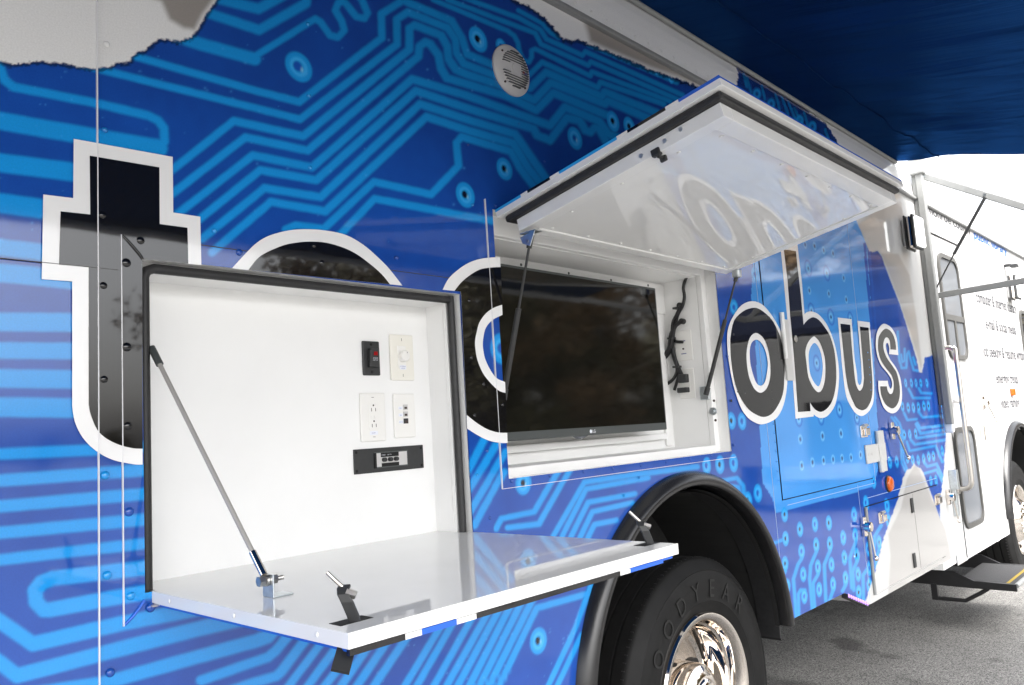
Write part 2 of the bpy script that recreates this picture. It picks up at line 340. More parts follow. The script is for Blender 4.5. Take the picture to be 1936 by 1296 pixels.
def vnoise(x, y):
    xi = np.floor(x).astype(int); yi = np.floor(y).astype(int); fx = x-xi; fy = y-yi
    fx = fx*fx*(3-2*fx); fy = fy*fy*(3-2*fy)
    g = lambda i, j: _gn[i % 64, j % 64]
    return (g(xi, yi)*(1-fx)+g(xi+1, yi)*fx)*(1-fy)+(g(xi, yi+1)*(1-fx)+g(xi+1, yi+1)*fx)*fy
DEEP = np.array([.011, .076, .39]); TRACE = np.array([.012, .275, .70]); PALE = np.array([.05, .42, .86]); NAVY = np.array([.010, .022, .15])
ICC = np.array([.06, .31, .78]); PAPER = np.array([.84, .84, .83])
SPECKS = [(rng.uniform(0, 1000), rng.uniform(0, 460), rng.uniform(.8, 2.6)) for _ in range(130)]+[(rng.uniform(600, 1100), rng.uniform(1150, 1296), rng.uniform(.8, 2)) for _ in range(60)]
def ink(X, Z, Y=None):
    """colour of the printed wrap at wall points"""
    P = np.stack([X, np.zeros_like(X) if Y is None else Y, Z], 1)
    px, py = proj(P); bad = np.isnan(px) | (X < .22); px = np.where(bad, -500, px); py = np.where(bad, 600, py)
    n1 = vnoise(X*9, Z*9); n2 = vnoise(X*45+7, Z*45)
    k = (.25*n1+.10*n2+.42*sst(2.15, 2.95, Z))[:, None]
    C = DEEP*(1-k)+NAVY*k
    I = np.zeros(len(X))
    wob = (vnoise(X*60, Z*60)-.5)*1.6
    for pts, w in T:
        soft = min(5.0, 1.1+w*.24)
        d = segdist(pts, px, py, lim=w/2+soft+8)
        sel = d < w/2+soft+8
        if sel.any():
            I[sel] = np.maximum(I[sel], 1-sst(w/2-soft*.75, w/2+soft, d[sel]+wob[sel]*.45*min(1, w/12)))
            h = (1-sst(w/2+soft*.5, w/2+soft+7, d[sel]))*.0
    if bad.any():
        zz = Z[bad]*11+np.where((X[bad] % 1.3) > .7, X[bad]*3, 0)
        I[bad] = np.maximum(0, np.sin(zz*2*math.pi))**.5
    icm = inside(IC, px, py)
    I[icm] = 0; C[icm] = ICC*(1-.12*n1[icm])[:, None]
    for B in BARS: C[inside(B, px, py)] = DEEP*1.1
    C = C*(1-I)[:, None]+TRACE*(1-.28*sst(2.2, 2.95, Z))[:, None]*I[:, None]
    for (cx, cy, h, st) in PADS:
        c = wp(cx, cy); R = abs(wp(cx, cy-h).z-c.z)
        d = np.hypot(X-c.x, Z-c.z)/R; s = d < 1.5
        if not s.any(): continue
        ds = d[s]; c0 = C[s]
        a = (1-sst(.86, 1.08, ds))[:, None]; c0 = c0*(1-a)+TRACE*1.02*a
        rg = (np.exp(-((ds-.52)/.13)**2)*.8)[:, None]; c0 = c0*(1-rg)+PALE*rg
        off = np.hypot(X[s]-c.x+.08*R, Z[s]-c.z-.02*R)/R
        if st == 2: a = (1-sst(.2, .36, off))[:, None]; c0 = c0*(1-a)+np.array([.006, .008, .02])*a
        elif st == 1: a = (1-sst(.22, .42, off))[:, None]; c0 = c0*(1-a)+DEEP*1.15*a
        elif st == 3: a = (1-sst(.15, .3, off))[:, None]; c0 = c0*(1-a)+DEEP*a
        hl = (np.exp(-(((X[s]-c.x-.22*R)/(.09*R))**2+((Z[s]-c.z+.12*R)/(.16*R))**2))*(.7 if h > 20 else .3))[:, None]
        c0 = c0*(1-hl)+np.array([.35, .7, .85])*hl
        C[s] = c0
    for (cx, cy, h) in RINGS:
        c = wp(cx, cy); R = abs(wp(cx, cy-h).z-c.z); d = np.hypot(X-c.x, Z-c.z)/R; s = d < 1.6
        if s.any():
            ds = d[s]; a = np.exp(-((ds-.85)/.2)**2)[:, None]*.8; C[s] = C[s]*(1-a)+np.array([.22, .58, .9])*a
            a = (1-sst(.3, .6, ds))[:, None]*.85; C[s] = C[s]*(1-a)+np.array([.06, .05, .10])*a
    for (cx, cy, h) in BIGR:
        c = wp(cx, cy); R = abs(wp(cx, cy-h).z-c.z); d = np.hypot(X-c.x, Z-c.z)/R; s = d < 1.5
        if s.any():
            ds = d[s]; a = np.exp(-((ds-.95)/.14)**2)[:, None]*.75; C[s] = C[s]*(1-a)+np.array([.02, .10, .50])*a
            a = np.exp(-((ds-.42)/.14)**2)[:, None]*.75; C[s] = C[s]*(1-a)+np.array([.2, .58, .9])*a
            a = (1-sst(.12, .28, ds))[:, None]; C[s] = C[s]*(1-a)+np.array([.01, .03, .12])*a
    for (cx, cy, r) in SPECKS:
        s = (abs(px-cx) < r*3) & (abs(py-cy) < r*3)
        if s.any():
            a = np.exp(-((px[s]-cx)**2+(py[s]-cy)**2)/(r*r))[:, None]*.35; C[s] = C[s]*(1-a)+np.array([.08, .38, .85])*a
    jx = (vnoise(px/5, py/5)-.5)*9+(vnoise(px/2.2, py/2.2)-.5)*5
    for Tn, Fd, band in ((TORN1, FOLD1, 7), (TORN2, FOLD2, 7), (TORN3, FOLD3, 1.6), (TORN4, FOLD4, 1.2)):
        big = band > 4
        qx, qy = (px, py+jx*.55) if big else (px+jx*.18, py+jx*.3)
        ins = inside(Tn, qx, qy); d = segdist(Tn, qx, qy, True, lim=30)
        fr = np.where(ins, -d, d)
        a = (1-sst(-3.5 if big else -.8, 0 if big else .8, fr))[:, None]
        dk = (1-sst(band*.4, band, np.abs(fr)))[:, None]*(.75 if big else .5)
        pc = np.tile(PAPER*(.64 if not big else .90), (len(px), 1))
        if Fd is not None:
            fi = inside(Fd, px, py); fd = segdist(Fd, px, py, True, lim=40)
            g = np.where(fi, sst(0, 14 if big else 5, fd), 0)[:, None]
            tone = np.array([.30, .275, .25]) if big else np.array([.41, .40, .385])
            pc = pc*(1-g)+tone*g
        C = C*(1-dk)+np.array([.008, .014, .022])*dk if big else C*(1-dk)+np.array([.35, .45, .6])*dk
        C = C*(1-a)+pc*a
    return np.clip(C, 0, .9)

def axis(lo, hi, fine, f0, f1, coarse, extra):
    f0, f1 = max(lo, f0), min(hi, f1); a = []
    if f0 > lo: a.append(np.linspace(lo, f0, max(2, int((f0-lo)/coarse)+1)))
    if f1 > f0: a.append(np.linspace(f0, f1, max(2, int((f1-f0)/fine)+1)))
    if hi > f1: a.append(np.linspace(f1, hi, max(2, int((hi-f1)/coarse)+1)))
    v = np.unique(np.round(np.concatenate(a+[np.array([e for e in extra if lo < e < hi])]), 5))
    ex = set(np.round(extra, 5)); keep = [v[0]]
    for t in v[1:]:
        if t-keep[-1] < fine*.35:
            if t in ex or t == v[-1]: keep[-1] = t
            continue
        keep.append(t)
    return np.array(keep)
def colour_attr(me, C):
    at = me.attributes.new('ink', 'FLOAT_COLOR', 'POINT')
    at.data.foreach_set('color', np.hstack([C, np.ones((len(C), 1))]).astype(np.float32).ravel())
def panel(name, parent, x0, x1, z0, z1, dx, dz, fz=(0, 9), holes=(), circ=(), y=0.0, colf=ink, cut=None, label=None, material='print'):
    ex = [h[0] for h in holes]+[h[1] for h in holes]; ez = [h[2] for h in holes]+[h[3] for h in holes]
    xs = axis(x0, x1, dx, x0, x1, dx, ex); zs = axis(z0, z1, dz, fz[0], fz[1], dz*5, ez)
    XX, ZZ = np.meshgrid(xs, zs); nx = len(xs)
    cx = (XX[:-1, :-1]+XX[:-1, 1:])/2; cz = (ZZ[:-1, :-1]+ZZ[1:, :-1])/2
    keep = np.ones(cx.shape, bool)
    for h in holes: keep &= ~((cx > h[0]) & (cx < h[1]) & (cz > h[2]) & (cz < h[3]))
    for c in circ: keep &= ~((np.hypot(cx-c[0], cz-c[1]) < c[2]) | ((abs(cx-c[0]) < c[2]) & (cz < c[1])))
    if cut is not None: keep &= cut(cx, cz)
    j, i = np.nonzero(keep); a = j*nx+i
    F = np.stack([a, a+1, a+nx+1, a+nx], 1)
    used = np.unique(F); remap = np.full(XX.size, -1); remap[used] = np.arange(len(used)); F = remap[F]
    X = XX.ravel()[used]; Z = ZZ.ravel()[used]
    V = np.stack([X, np.full_like(X, y), Z], 1).astype(np.float32)
    me = bpy.data.meshes.new(name); me.vertices.add(len(V)); me.vertices.foreach_set('co', V.ravel())
    me.loops.add(F.size); me.loops.foreach_set('vertex_index', F.ravel().astype(np.int32))
    me.polygons.add(len(F)); me.polygons.foreach_set('loop_start', np.arange(0, F.size, 4, dtype=np.int32)); me.polygons.foreach_set('loop_total', np.full(len(F), 4, np.int32))
    me.update(); me.validate()
    colour_attr(me, colf(X, Z)); me.materials.append(M[material])
    o = bpy.data.objects.new(name, me); COL.objects.link(o); adopt(o, parent)
    if label: o['label'] = label
    return o

# ------------------------------------------------------------------ ground
def ground():
    m = bpy.data.materials.new('asphalt'); m.use_nodes = True; nt = m.node_tree; b = nt.nodes['Principled BSDF']; b.inputs['Roughness'].default_value = .85
    tc = nt.nodes.new('ShaderNodeTexCoord')
    def noise(sc, det=4):
        n = nt.nodes.new('ShaderNodeTexNoise'); n.inputs['Scale'].default_value = sc; n.inputs['Detail'].default_value = det
        nt.links.new(tc.outputs['Object'], n.inputs['Vector']); return n.outputs['Fac']
    vor = nt.nodes.new('ShaderNodeTexVoronoi'); vor.inputs['Scale'].default_value = 190; nt.links.new(tc.outputs['Object'], vor.inputs['Vector'])
    r = nt.nodes.new('ShaderNodeValToRGB'); r.color_ramp.elements[0].color = (.040, .039, .038, 1); r.color_ramp.elements[1].color = (.31, .303, .288, 1)
    r.color_ramp.elements[0].position = .05; r.color_ramp.elements[1].position = .95
    sp = nt.nodes.new('ShaderNodeSeparateColor'); nt.links.new(vor.outputs['Color'], sp.inputs[0]); nt.links.new(sp.outputs[0], r.inputs['Fac'])
    mr = nt.nodes.new('ShaderNodeMapRange'); nt.links.new(noise(1.1), mr.inputs['Value']); mr.inputs['From Min'].default_value = .3; mr.inputs['From Max'].default_value = .7; mr.inputs['To Min'].default_value = .72; mr.inputs['To Max'].default_value = 1.12
    st = nt.nodes.new('ShaderNodeMapRange'); nt.links.new(noise(2.3, 2), st.inputs['Value']); st.inputs['From Min'].default_value = .60; st.inputs['From Max'].default_value = .70; st.inputs['To Min'].default_value = 1; st.inputs['To Max'].default_value = .45
    mx = nt.nodes.new('ShaderNodeMix'); mx.data_type = 'RGBA'; mx.blend_type = 'MULTIPLY'; mx.inputs['Factor'].default_value = 1
    nt.links.new(r.outputs[0], mx.inputs['A']); nt.links.new(mr.outputs[0], mx.inputs['B'])
    m2 = nt.nodes.new('ShaderNodeMix'); m2.data_type = 'RGBA'; m2.blend_type = 'MULTIPLY'; m2.inputs['Factor'].default_value = 1
    nt.links.new(mx.outputs['Result'], m2.inputs['A']); nt.links.new(st.outputs[0], m2.inputs['B']); nt.links.new(m2.outputs['Result'], b.inputs['Base Color'])
    bp = nt.nodes.new('ShaderNodeBump'); bp.inputs['Strength'].default_value = .7; bp.inputs['Distance'].default_value = .006
    nt.links.new(sp.outputs[0], bp.inputs['Height']); nt.links.new(bp.outputs[0], b.inputs['Normal'])
    M['asphalt'] = m
    o = MB().add([(-900,-900,0),(900,-900,0),(900,900,0),(-900,900,0)], [(0,1,2,3)]).build('parking_lot_ground', 'asphalt'); o['kind'] = 'structure'
ground()

# ------------------------------------------------------------------ the bus
BUS = thing('mobile_library_bus', (3.5, 1.2, 0), 'blue and white wrapped technology bus with circuit board graphic and open side hatches', 'bus')
H1 = (.646, 1.520, 1.288, 1.944)      # service hatch opening  x0 x1 z0 z1
H2 = (1.672, 3.003, 1.417, 2.215)     # display hatch opening
AX, AZ, AR = 2.625, .63, .69          # rear wheel arch
FX = 8.17                             # front wheel
D1 = (3.425, 4.565, 1.178, 2.62)      # large compartment door
D2 = (4.405, 5.700, .585, 1.036)      # lower compartment door
g = .005
white = lambda X, Z: np.tile(np.array([.60, .60, .60]), (len(X), 1))
P_ = lambda *a, **k: panel('side_panel', BUS, *a, **k)
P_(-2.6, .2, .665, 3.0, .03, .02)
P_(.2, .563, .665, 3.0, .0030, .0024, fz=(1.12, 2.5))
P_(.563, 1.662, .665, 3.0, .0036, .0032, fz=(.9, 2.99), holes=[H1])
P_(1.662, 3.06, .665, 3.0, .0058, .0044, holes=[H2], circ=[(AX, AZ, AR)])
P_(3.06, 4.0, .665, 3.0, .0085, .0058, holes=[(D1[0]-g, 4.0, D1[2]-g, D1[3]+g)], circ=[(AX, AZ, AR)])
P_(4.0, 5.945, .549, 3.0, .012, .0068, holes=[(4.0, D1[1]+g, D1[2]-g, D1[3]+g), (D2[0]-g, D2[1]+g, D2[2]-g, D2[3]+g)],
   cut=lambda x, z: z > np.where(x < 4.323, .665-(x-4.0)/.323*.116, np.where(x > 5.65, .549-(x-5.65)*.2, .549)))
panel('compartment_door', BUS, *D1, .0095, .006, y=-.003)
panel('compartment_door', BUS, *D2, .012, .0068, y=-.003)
def side2(X, Z): return ink(X, Z)
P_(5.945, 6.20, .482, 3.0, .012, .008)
P_(6.20, 7.02, .487, 3.0, .05, .05, colf=white)
P_(7.02, 9.7, .487, 3.0, .05, .05, colf=white, circ=[(FX, AZ, .70)])
# body behind the skin
b = MB()
b.box(-2.6, 9.7, 2.35, 2.4, .5, 3.2); b.box(-2.6, 9.7, .06, 2.4, 3.222, 3.28)
b.box(-2.62, -2.6, 0, 2.4, .6, 3.25); b.box(9.7, 9.75, 0, 2.4, .6, 3.25)
b.build('body_shell', 'white', BUS)
b = MB()
for (x0, x1) in ((-2.6, 1.88), (3.34, 7.40), (8.93, 9.7)):
    b.box(x0, x1, .012, .10, .74, .78); b.box(x0, x1, .1, 2.3, .76, .80)
b.box(-2.6, 9.7, .7, .8, .55, .75); b.box(-2.6, 9.7, 1.5, 1.6, .55, .75)
b.box(-2.6, 9.7, .45, .5, .8, 3.2)
b.box(3.40, 4.6, .010, .03, 1.14, 2.66); b.box(4.36, 5.74, .010, .03, .57, 1.06)
b.build('underbody', 'dark', BUS)
b = MB(); b.box(4.33, 5.65, .005, .55, .552, .60); b.box(5.65, 6.19, .005, .55, .50, .56)
b.box(6.2, 7.02, .003, .04, .489, .56)
b.build('lower_locker_floor', 'white', BUS)

# letters of the name, cut vinyl on the skin
def outline(pts, hole=None, y=-.0008):
    P = [wp(*p) for p in np.array(pts, float).reshape(-1, 2)]
    loops = [[Vector((p.x, p.z, 0)) for p in P]]
    if hole is not None: loops.append([Vector((p.x, p.z, 0)) for p in [wp(*q) for q in np.array(hole, float).reshape(-1, 2)]])
    flat = [v for l in loops for v in l]; tris = tessellate_polygon(loops)
    return [(v.x, y, v.y) for v in flat], [tuple(t) for t in tris]
def smooth_closed(pts, k=4):
    P = np.array(pts, float).reshape(-1, 2); n = len(P); out = []
    for i in range(n):
        p0, p1, p2, p3 = P[i-1], P[i], P[(i+1) % n], P[(i+2) % n]
        for j in range(k):
            t = j/k; out.append(.5*((2*p1)+(p2-p0)*t+(2*p0-5*p1+4*p2-p3)*t*t+(3*p1-p0-3*p2+p3)*t**3))
    return np.array(out).ravel()
def smooth_run(pts, k=4):
    P = np.array(pts, float).reshape(-1, 2); n = len(P); out = []
    for i in range(n-1):
        p0, p1, p2, p3 = P[max(i-1, 0)], P[i], P[i+1], P[min(i+2, n-1)]
        for j in range(k):
            t = j/k; out.append(.5*((2*p1)+(p2-p0)*t+(2*p0-5*p1+4*p2-p3)*t*t+(3*p1-p0-3*p2+p3)*t**3))
    out.append(P[-1]); return list(np.array(out).ravel())
def letter(white_loops, black_loops, name):
    b = MB()
    for l in white_loops: v, f = outline(*l, y=-.0040); b.add(v, f, 0)
    for l in black_loops: v, f = outline(*l, y=-.0048); b.add(v, f, 1)
    o = b.build('letter', ['vwhite', 'vblack'], BUS); o['label'] = 'black letter %s with a white outline' % name; return o
hl = lambda x: 492+(x-268)*.1017        # top edge of the service hatch in the photo
hr = lambda y: 868.5+(y-553)*.0458      # right edge of the service hatch
ol = lambda y: 940.5+(y-400)*.0394      # left edge of the display opening
letter([([138,264, 325,298, 326,403, 377,411, 379,hl(379)-1, 267,hl(267)-1, 268,879]+smooth_run([268,879, 250,878, 212,870, 180,853, 155,828, 140,798, 135,768])+[135,533, 77.5,529, 80.5,369, 137,376],)],
       [([168,296, 299.5,318, 300,425, 352.5,432, 354,hl(354)-1, 267,hl(267)-1, 268,849]+smooth_run([268,849, 250,848, 225,842, 200,830, 182,813, 170,785, 166,766])+[166,506.5, 110,501.5, 113,401, 169,407],)], 't')
letter([(smooth_run([437,hl(437)-1, 462,481, 484,460, 509,446, 546,436.5, 584,434.5, 621,438, 654,446, 684,463, 709,484, 734,509, 759,hl(759)-1])+[600,hl(600)-1],)],
       [(smooth_run([468,hl(468)-1, 484,491, 501,479, 534,465, 559,460, 584,458, 614,460, 646,469, 671,481, 696,499, 719,519, 735,hl(735)-1])+[600,hl(600)-1],)], 'e')
cin = smooth_run([ol(744),744, 939,738, 921,720, 909,703, 900,680, 896.5,660, 896,645, 899,629, 904,611, 916,594, 931,583, ol(577),577])
cin2 = smooth_run([ol(596),596, 929,606, 916.5,621, 912,639, 911,650, 911.5,660, 915,678, 924,698, 936.5,715, ol(723),723])
ctop = smooth_run([835,hl(835)-1, 846,528, 864,511, 884,498, 904,491, 924,488, ol(487),487])
cbot = smooth_run([ol(838),838, 944,838, 924,834, 904,825, hr(811)+1,811])
letter([(ctop+cin2+cbot+[hr(560)+1,560, hr(553),hl(868)-1],)],
       [(smooth_run([857,hl(857)-1, 869,536, 884,523, 904,511, 924,507, ol(506),506])+smooth_run([ol(577),577, 931,583, 916,594, 904,611, 899,629, 896,645, 896.5,660, 900,680, 909,703, 921,720, 939,738, ol(744),744])
          +smooth_run([ol(819),819, 939,818, 919,812, 899,800, hr(785)+1,785])+[hr(560)+1,560, hr(553),hl(868)-1],)], 'c')
o_out = smooth_closed([1420,570, 1400,578, 1385,598, 1376,618, 1373,640, 1375,674, 1383,721, 1397,767, 1411,789, 1425,799, 1438,803, 1455,798, 1469,788, 1480,766, 1486,735, 1487,708, 1486,677, 1482,646, 1475,628, 1467,612, 1454,592, 1439,576], 3)
o_in = smooth_closed([1420,583, 1402,590, 1386,607, 1380,634, 1379,654, 1381,687, 1388,727, 1400,756, 1414,775, 1427,784, 1441,789, 1456,784, 1468,769, 1478,746, 1481,716, 1481,681, 1475,643, 1465,618, 1453,600, 1434,585], 3)
o_c = smooth_closed([1427,630, 1416,639, 1410,662, 1410,687, 1414,712, 1422,732, 1430,741, 1438,743, 1447,736, 1453,721, 1455,701, 1453,674, 1447,651, 1439,637], 3)
o_h = smooth_closed([1428,643, 1420,648, 1416,662, 1417,687, 1422,708, 1428,724, 1436,730, 1444,724, 1448,708, 1450,687, 1445,662, 1436,647], 3)
letter([(o_out, o_h)], [(o_in, o_c)], 'o')
b_out = [1474,473-20, 1474.7,473, 1484.7,579, 1494,670, 1502.6,792, 1536.7,788, 1537,784]+smooth_run([1537,784, 1543,788.5, 1552,791, 1564,786, 1577,767, 1583,739, 1585,708, 1582,677, 1575,646, 1564,618, 1553,602, 1543,593, 1532,589.5, 1524,591, 1519.6,595])+[1514.5,533, 1506.4,466, 1503,446]
b_ch = smooth_closed([1538,649, 1531,657, 1527.5,670, 1528,690, 1530.5,708, 1538,724, 1546.5,731, 1552,715, 1554,693, 1551,670, 1545,655], 3)
b_cw = smooth_closed([1536,637, 1526,648, 1521,665, 1523,687, 1526.6,713, 1535,732, 1544.4,742, 1552,738, 1557.6,721, 1559,696, 1557,674, 1549,650, 1542,640], 3)
b_blk = [1480,472, 1503,475.6, 1506.4,508, 1512.6,561, 1517.5,615]+smooth_run([1517.5,615, 1522,609, 1529,603, 1537,600.7, 1547.5,606.6, 1560,623, 1568,637, 1575.4,662, 1579,693, 1579,724, 1574,752, 1564.6,770, 1552,779, 1541,776, 1533,767, 1529.7,761])+[1530.5,778, 1507,779.5, 1499.5,677, 1492.5,600, 1487,527]
letter([(b_out, b_ch)], [(b_blk, b_cw)], 'b')
u_out = [1582.4,601, 1608.7,604, 1614,677, 1618.8,708]+smooth_run([1618.8,708, 1620,722, 1623.4,728.6, 1627,724, 1628,712])+[1627,693, 1622,631, 1619.6,607, 1642.8,610]+smooth_run([1642.8,610, 1648,680, 1651,731, 1650,759, 1643.6,775, 1635,784, 1626.5,787, 1618,783, 1611,775, 1598.6,750, 1592.4,708, 1587.8,662])
u_blk = [1587,612.4, 1605.6,614.7, 1608,646.5, 1613.4,705]+smooth_run([1613.4,705, 1617,728, 1623.4,739.5, 1629.6,732, 1632,715])+[1628,662, 1624,618, 1640.5,620]+smooth_run([1640.5,620, 1645,680, 1648,724, 1646.7,752, 1639,770, 1632,775.5, 1626.5,776, 1620,773, 1614,766, 1603,739, 1597,705, 1591.7,654])
letter([(u_out,)], [(u_blk,)], 'u')
s_out = smooth_run([1679.4,670, 1680,660, 1678,651, 1675.5,649, 1673.5,653, 1675,664, 1681,679, 1692,694.6, 1700.5,714, 1704,741, 1702.7,762.6, 1696,776.7, 1686.5,782, 1675.7,778, 1667,766, 1660,741, 1659,720.5])+[1677,720.5]+smooth_run([1677,720.5, 1679,730, 1683,735.6, 1685.4,727, 1683,716, 1675.7,705, 1665,692, 1658,676, 1654.8,660, 1654.5,645, 1657,628, 1664,616, 1672,612.8, 1684.5,621, 1694,640, 1697,672])
s_blk = smooth_run([1682,661, 1681,647, 1677,639, 1672,640, 1669,648, 1669,660, 1674.6,676, 1685.4,692, 1694,706, 1699.4,730, 1699.4,750, 1695,765, 1687.5,772.4, 1680,771, 1671,762.6, 1664.3,746, 1662.7,731])+[1675,731]+smooth_run([1675,731, 1677,740, 1681,745.4, 1685.4,744, 1688,735.6, 1687.5,720.5, 1683,708.6, 1672,694.6, 1663,679.4, 1659,662, 1658.5,650, 1660,638, 1667,626, 1675,622, 1685,630, 1691,645, 1693,662])
letter([(s_out,)], [(s_blk,)], 's')

panel('hatch_trim', BUS, .607, .646, 1.236, 1.985, .0032, .0026, y=-.0024)
panel('hatch_trim', BUS, .646, 1.60, 1.944, 1.985, .0036, .003, y=-.0024)
panel('hatch_trim', BUS, 1.520, 1.60, 1.236, 1.944, .0036, .003, y=-.0024)
panel('hatch_trim', BUS, 1.643, 1.672, 1.392, 2.24, .0045, .0036, y=-.0024)
panel('hatch_trim', BUS, 1.672, 3.03, 1.392, 1.417, .0058, .0042, y=-.0024)
MB().tube([(.608, -.003, 1.984), (.622, -.0045, 1.970), (.640, -.005, 1.950), (.647, -.004, 1.940)], .0034, 8, smooth_steps=3).build('wrap_fold', 'vblack', BUS, smooth=60)
MB().tube([(.608, -.003, 1.237), (.625, -.0045, 1.252), (.645, -.003, 1.275)], .003, 8, smooth_steps=3).build('wrap_fold', 'blueE', BUS, smooth=60)
# sheet edges: thin raised folds of the skin
def seam(x0, z0, x1, z1, w=.0024, h=.002, m='seam'):
    b = MB()
    if abs(x1-x0) < abs(z1-z0): b.box(x0-w/2, x0+w/2, -h, .001, z0, z1)
    else: b.box(x0, x1, -h, .001, z0-w/2, z0+w/2)
    return b.build('panel_seam', m, BUS)
seam(.563, .665, .563, 2.99, .0020, .0054); seam(.6062, 1.235, .6062, 1.985, .0018, .0054)
seam(.3, 1.913, .600, 1.913, .0010, .0052, 'wframe'); seam(.61, 1.9862, 1.602, 1.9862, .0012, .0030, 'wframe')
seam(1.642, 1.392, 1.642, 2.24, .0020, .0054); seam(1.643, 1.3912, 3.03, 1.3912, .0014, .003)
for px, y0, y1 in ((1460, 640, 1180), (1432, 480, 640)):
    p, q = wp(px, (y0+y1)/2), None
    seam(p.x, wp(px, y1).z, p.x, min(2.7, wp(px, y0).z), .003, .001, 'seamb')
seam(3.47, 1.148, 4.58, 1.148, .0025, .0006, 'seamb'); seam(4.60, 1.16, 4.60, 2.8, .003, .001, 'seamb'); seam(4.33, .56, 4.33, 1.16, .003, .001, 'seamb')
seam(4.45, 1.08, 5.70, 1.08, .003, .001, 'seamb')
seam(D2[0]+.78, .59, D2[0]+.78, 1.03, .003, .0035, 'wframe')
# rivets, wrapped in the same print
RV = [(192,408,8), (237,498,10), (264,456,9), (194,541,8), (238,657,10), (195,718,8), (240,806,9), (198,899,8), (243,968,9), (202,1088,8), (246,1127,8), (284,1149,9), (208,1272,8), (197,247,6), (201,85,6), (592,466,6), (607,498,8), (748,488,6), (404,437,6), (451,478,8),
      (885,569,6), (889,677,6), (912,727,6), (895,786,6), (948,766,6), (919,853,5), (900,898,5), (925,980,5), (581,47,5), (583,182,5), (585,318,5), (883,275,4), (892,388,4), (936,390,5), (966,910,6), (1038,900,6), (1102,892.5,6), (1157.5,886,6), (1210,880.5,6), (1258,874,6), (1303,868,6), (1344,862,6), (1380.5,857,6), (1386,842,6), (1381,758,6), (1374,674,6), (1179,937,5), (1207,903,5),
      (1450,650,5), (1455,722,5), (1457,739,5), (1458,756,5), (1459,771,5), (1406,744,6), (1393,741,5), (1385,633,6), (1447,601,5), (1461,802,4), (1463,819,4), (1464.6,836,4), (1466,853.6,4), (1467,873,4), (1469,891.6,4), (1470,908.6,4), (1639,667,5), (1641,681,4), (1642,695,4), (1643,709,4), (1644,723,4), (1645,738,4), (1028,306,4), (980,235,3)]
for (px, py, r) in RV:
    p = wp(px, py); r = r*.001
    b = MB().dome((p.x, -.0030, p.z), (0, -1, 0), r, .002+r*.36, 12)
    me = bpy.data.meshes.new('rivet'); me.from_pydata(b.v, [], b.f)
    inl = any(inside(poly(*L), np.array([px]), np.array([py]))[0] for L in ([168,296, 299,318, 300,425, 354,432, 354,500, 268,490, 268,849, 200,830, 166,770, 166,506, 110,501, 113,401, 169,407], [468,508, 501,479, 584,458, 671,481, 735,534], [869,536, 904,511, 942,506, 945,578, 904,611, 896,650, 909,703, 952,744, 957,819, 899,800, 880,784]) ) or (1379 < px < 1481 and 600 < py < 785)
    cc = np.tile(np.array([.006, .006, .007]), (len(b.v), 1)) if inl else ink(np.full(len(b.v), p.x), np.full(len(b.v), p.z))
    colour_attr(me, cc); me.materials.append(M['print'])
    for f in me.polygons: f.use_smooth = True
    o = bpy.data.objects.new('rivet', me); COL.objects.link(o); adopt(o, BUS)

# roof edge: drip rail, printed cove
b = MB(); b.box(-2.6, 9.7, -.022, .004, 2.990, 3.012); b.build('drip_rail', 'alum', BUS, bevel=.006)
def cove_ink(X, Z, Y):
    px, py = proj(np.stack([X, Y, Z], 1)); px = np.nan_to_num(px, nan=-999); py = np.nan_to_num(py)
    C = np.tile(np.array([.82, .82, .81]), (len(X), 1))
    B = poly(1389,118, 1396,145, 1391,172, 1500,250, 1596,292, 1580,262, 1562,236, 1500,190)
    ins = inside(B, px, py+(vnoise(px/6, py/6)-.5)*5)
    C[ins] = NAVY*.6+DEEP*.25
    for q in ((1406,140,1412,165), (1412,146,1420,175), (1440,162,1446,188), (1466,178,1474,206), (1478,184,1490,216), (1490,192,1504,226), (1502,205,1516,236), (1520,212,1530,246), (1560,245,1566,262)):
        d = segdist(np.array(q, float).reshape(2, 2), px, py, lim=8); a = ((1-sst(1, 3.2, d))*ins)[:, None]*.8; C = C*(1-a)+TRACE*.7*a
    for (cx, cy) in ((1431,178), (1458,197), (1512,228), (1536,240)):
        d = np.hypot(px-cx, (py-cy)*.7); a = (np.exp(-((d-5)/2.2)**2)*ins)[:, None]; C = C*(1-a)+TRACE*a
    return C
xs = np.concatenate([np.linspace(-2.6, 3.0, 40), np.linspace(3.02, 5.9, 200), np.linspace(6, 9.7, 30)]); prof = [(.0, 3.006), (.001, 3.06), (.004, 3.11), (.010, 3.16), (.020, 3.20), (.034, 3.226)]
pr = []
for i in range(len(prof)-1):
    for k in range(6): t = k/6; pr.append((prof[i][0]*(1-t)+prof[i+1][0]*t, prof[i][1]*(1-t)+prof[i+1][1]*t))
pr.append(prof[-1]); V = np.array([(x, y, z) for (y, z) in pr for x in xs]); n = len(xs)
F = [(j*n+i, j*n+i+1, (j+1)*n+i+1, (j+1)*n+i) for j in range(len(pr)-1) for i in range(n-1)]
me = bpy.data.meshes.new('roof_cove'); me.from_pydata(V.tolist(), [], F); colour_attr(me, cove_ink(V[:, 0], V[:, 2], V[:, 1])); me.materials.append(M['print'])
for f in me.polygons: f.use_smooth = True
o = bpy.data.objects.new('roof_cove', me); COL.objects.link(o); adopt(o, BUS)
bm_ = MB().dome((0, 0, 0), (0, -1, 0), .006, .003, 8); rv = bpy.data.meshes.new('rivet'); rv.from_pydata(bm_.v, [], bm_.f); rv.materials.append(M['white'])
for f in rv.polygons: f.use_smooth = True
for k in range(46):
    o = bpy.data.objects.new('rivet', rv); COL.objects.link(o); adopt(o, BUS); o.location = (1.7+k*.093, -.0005, 3.05)

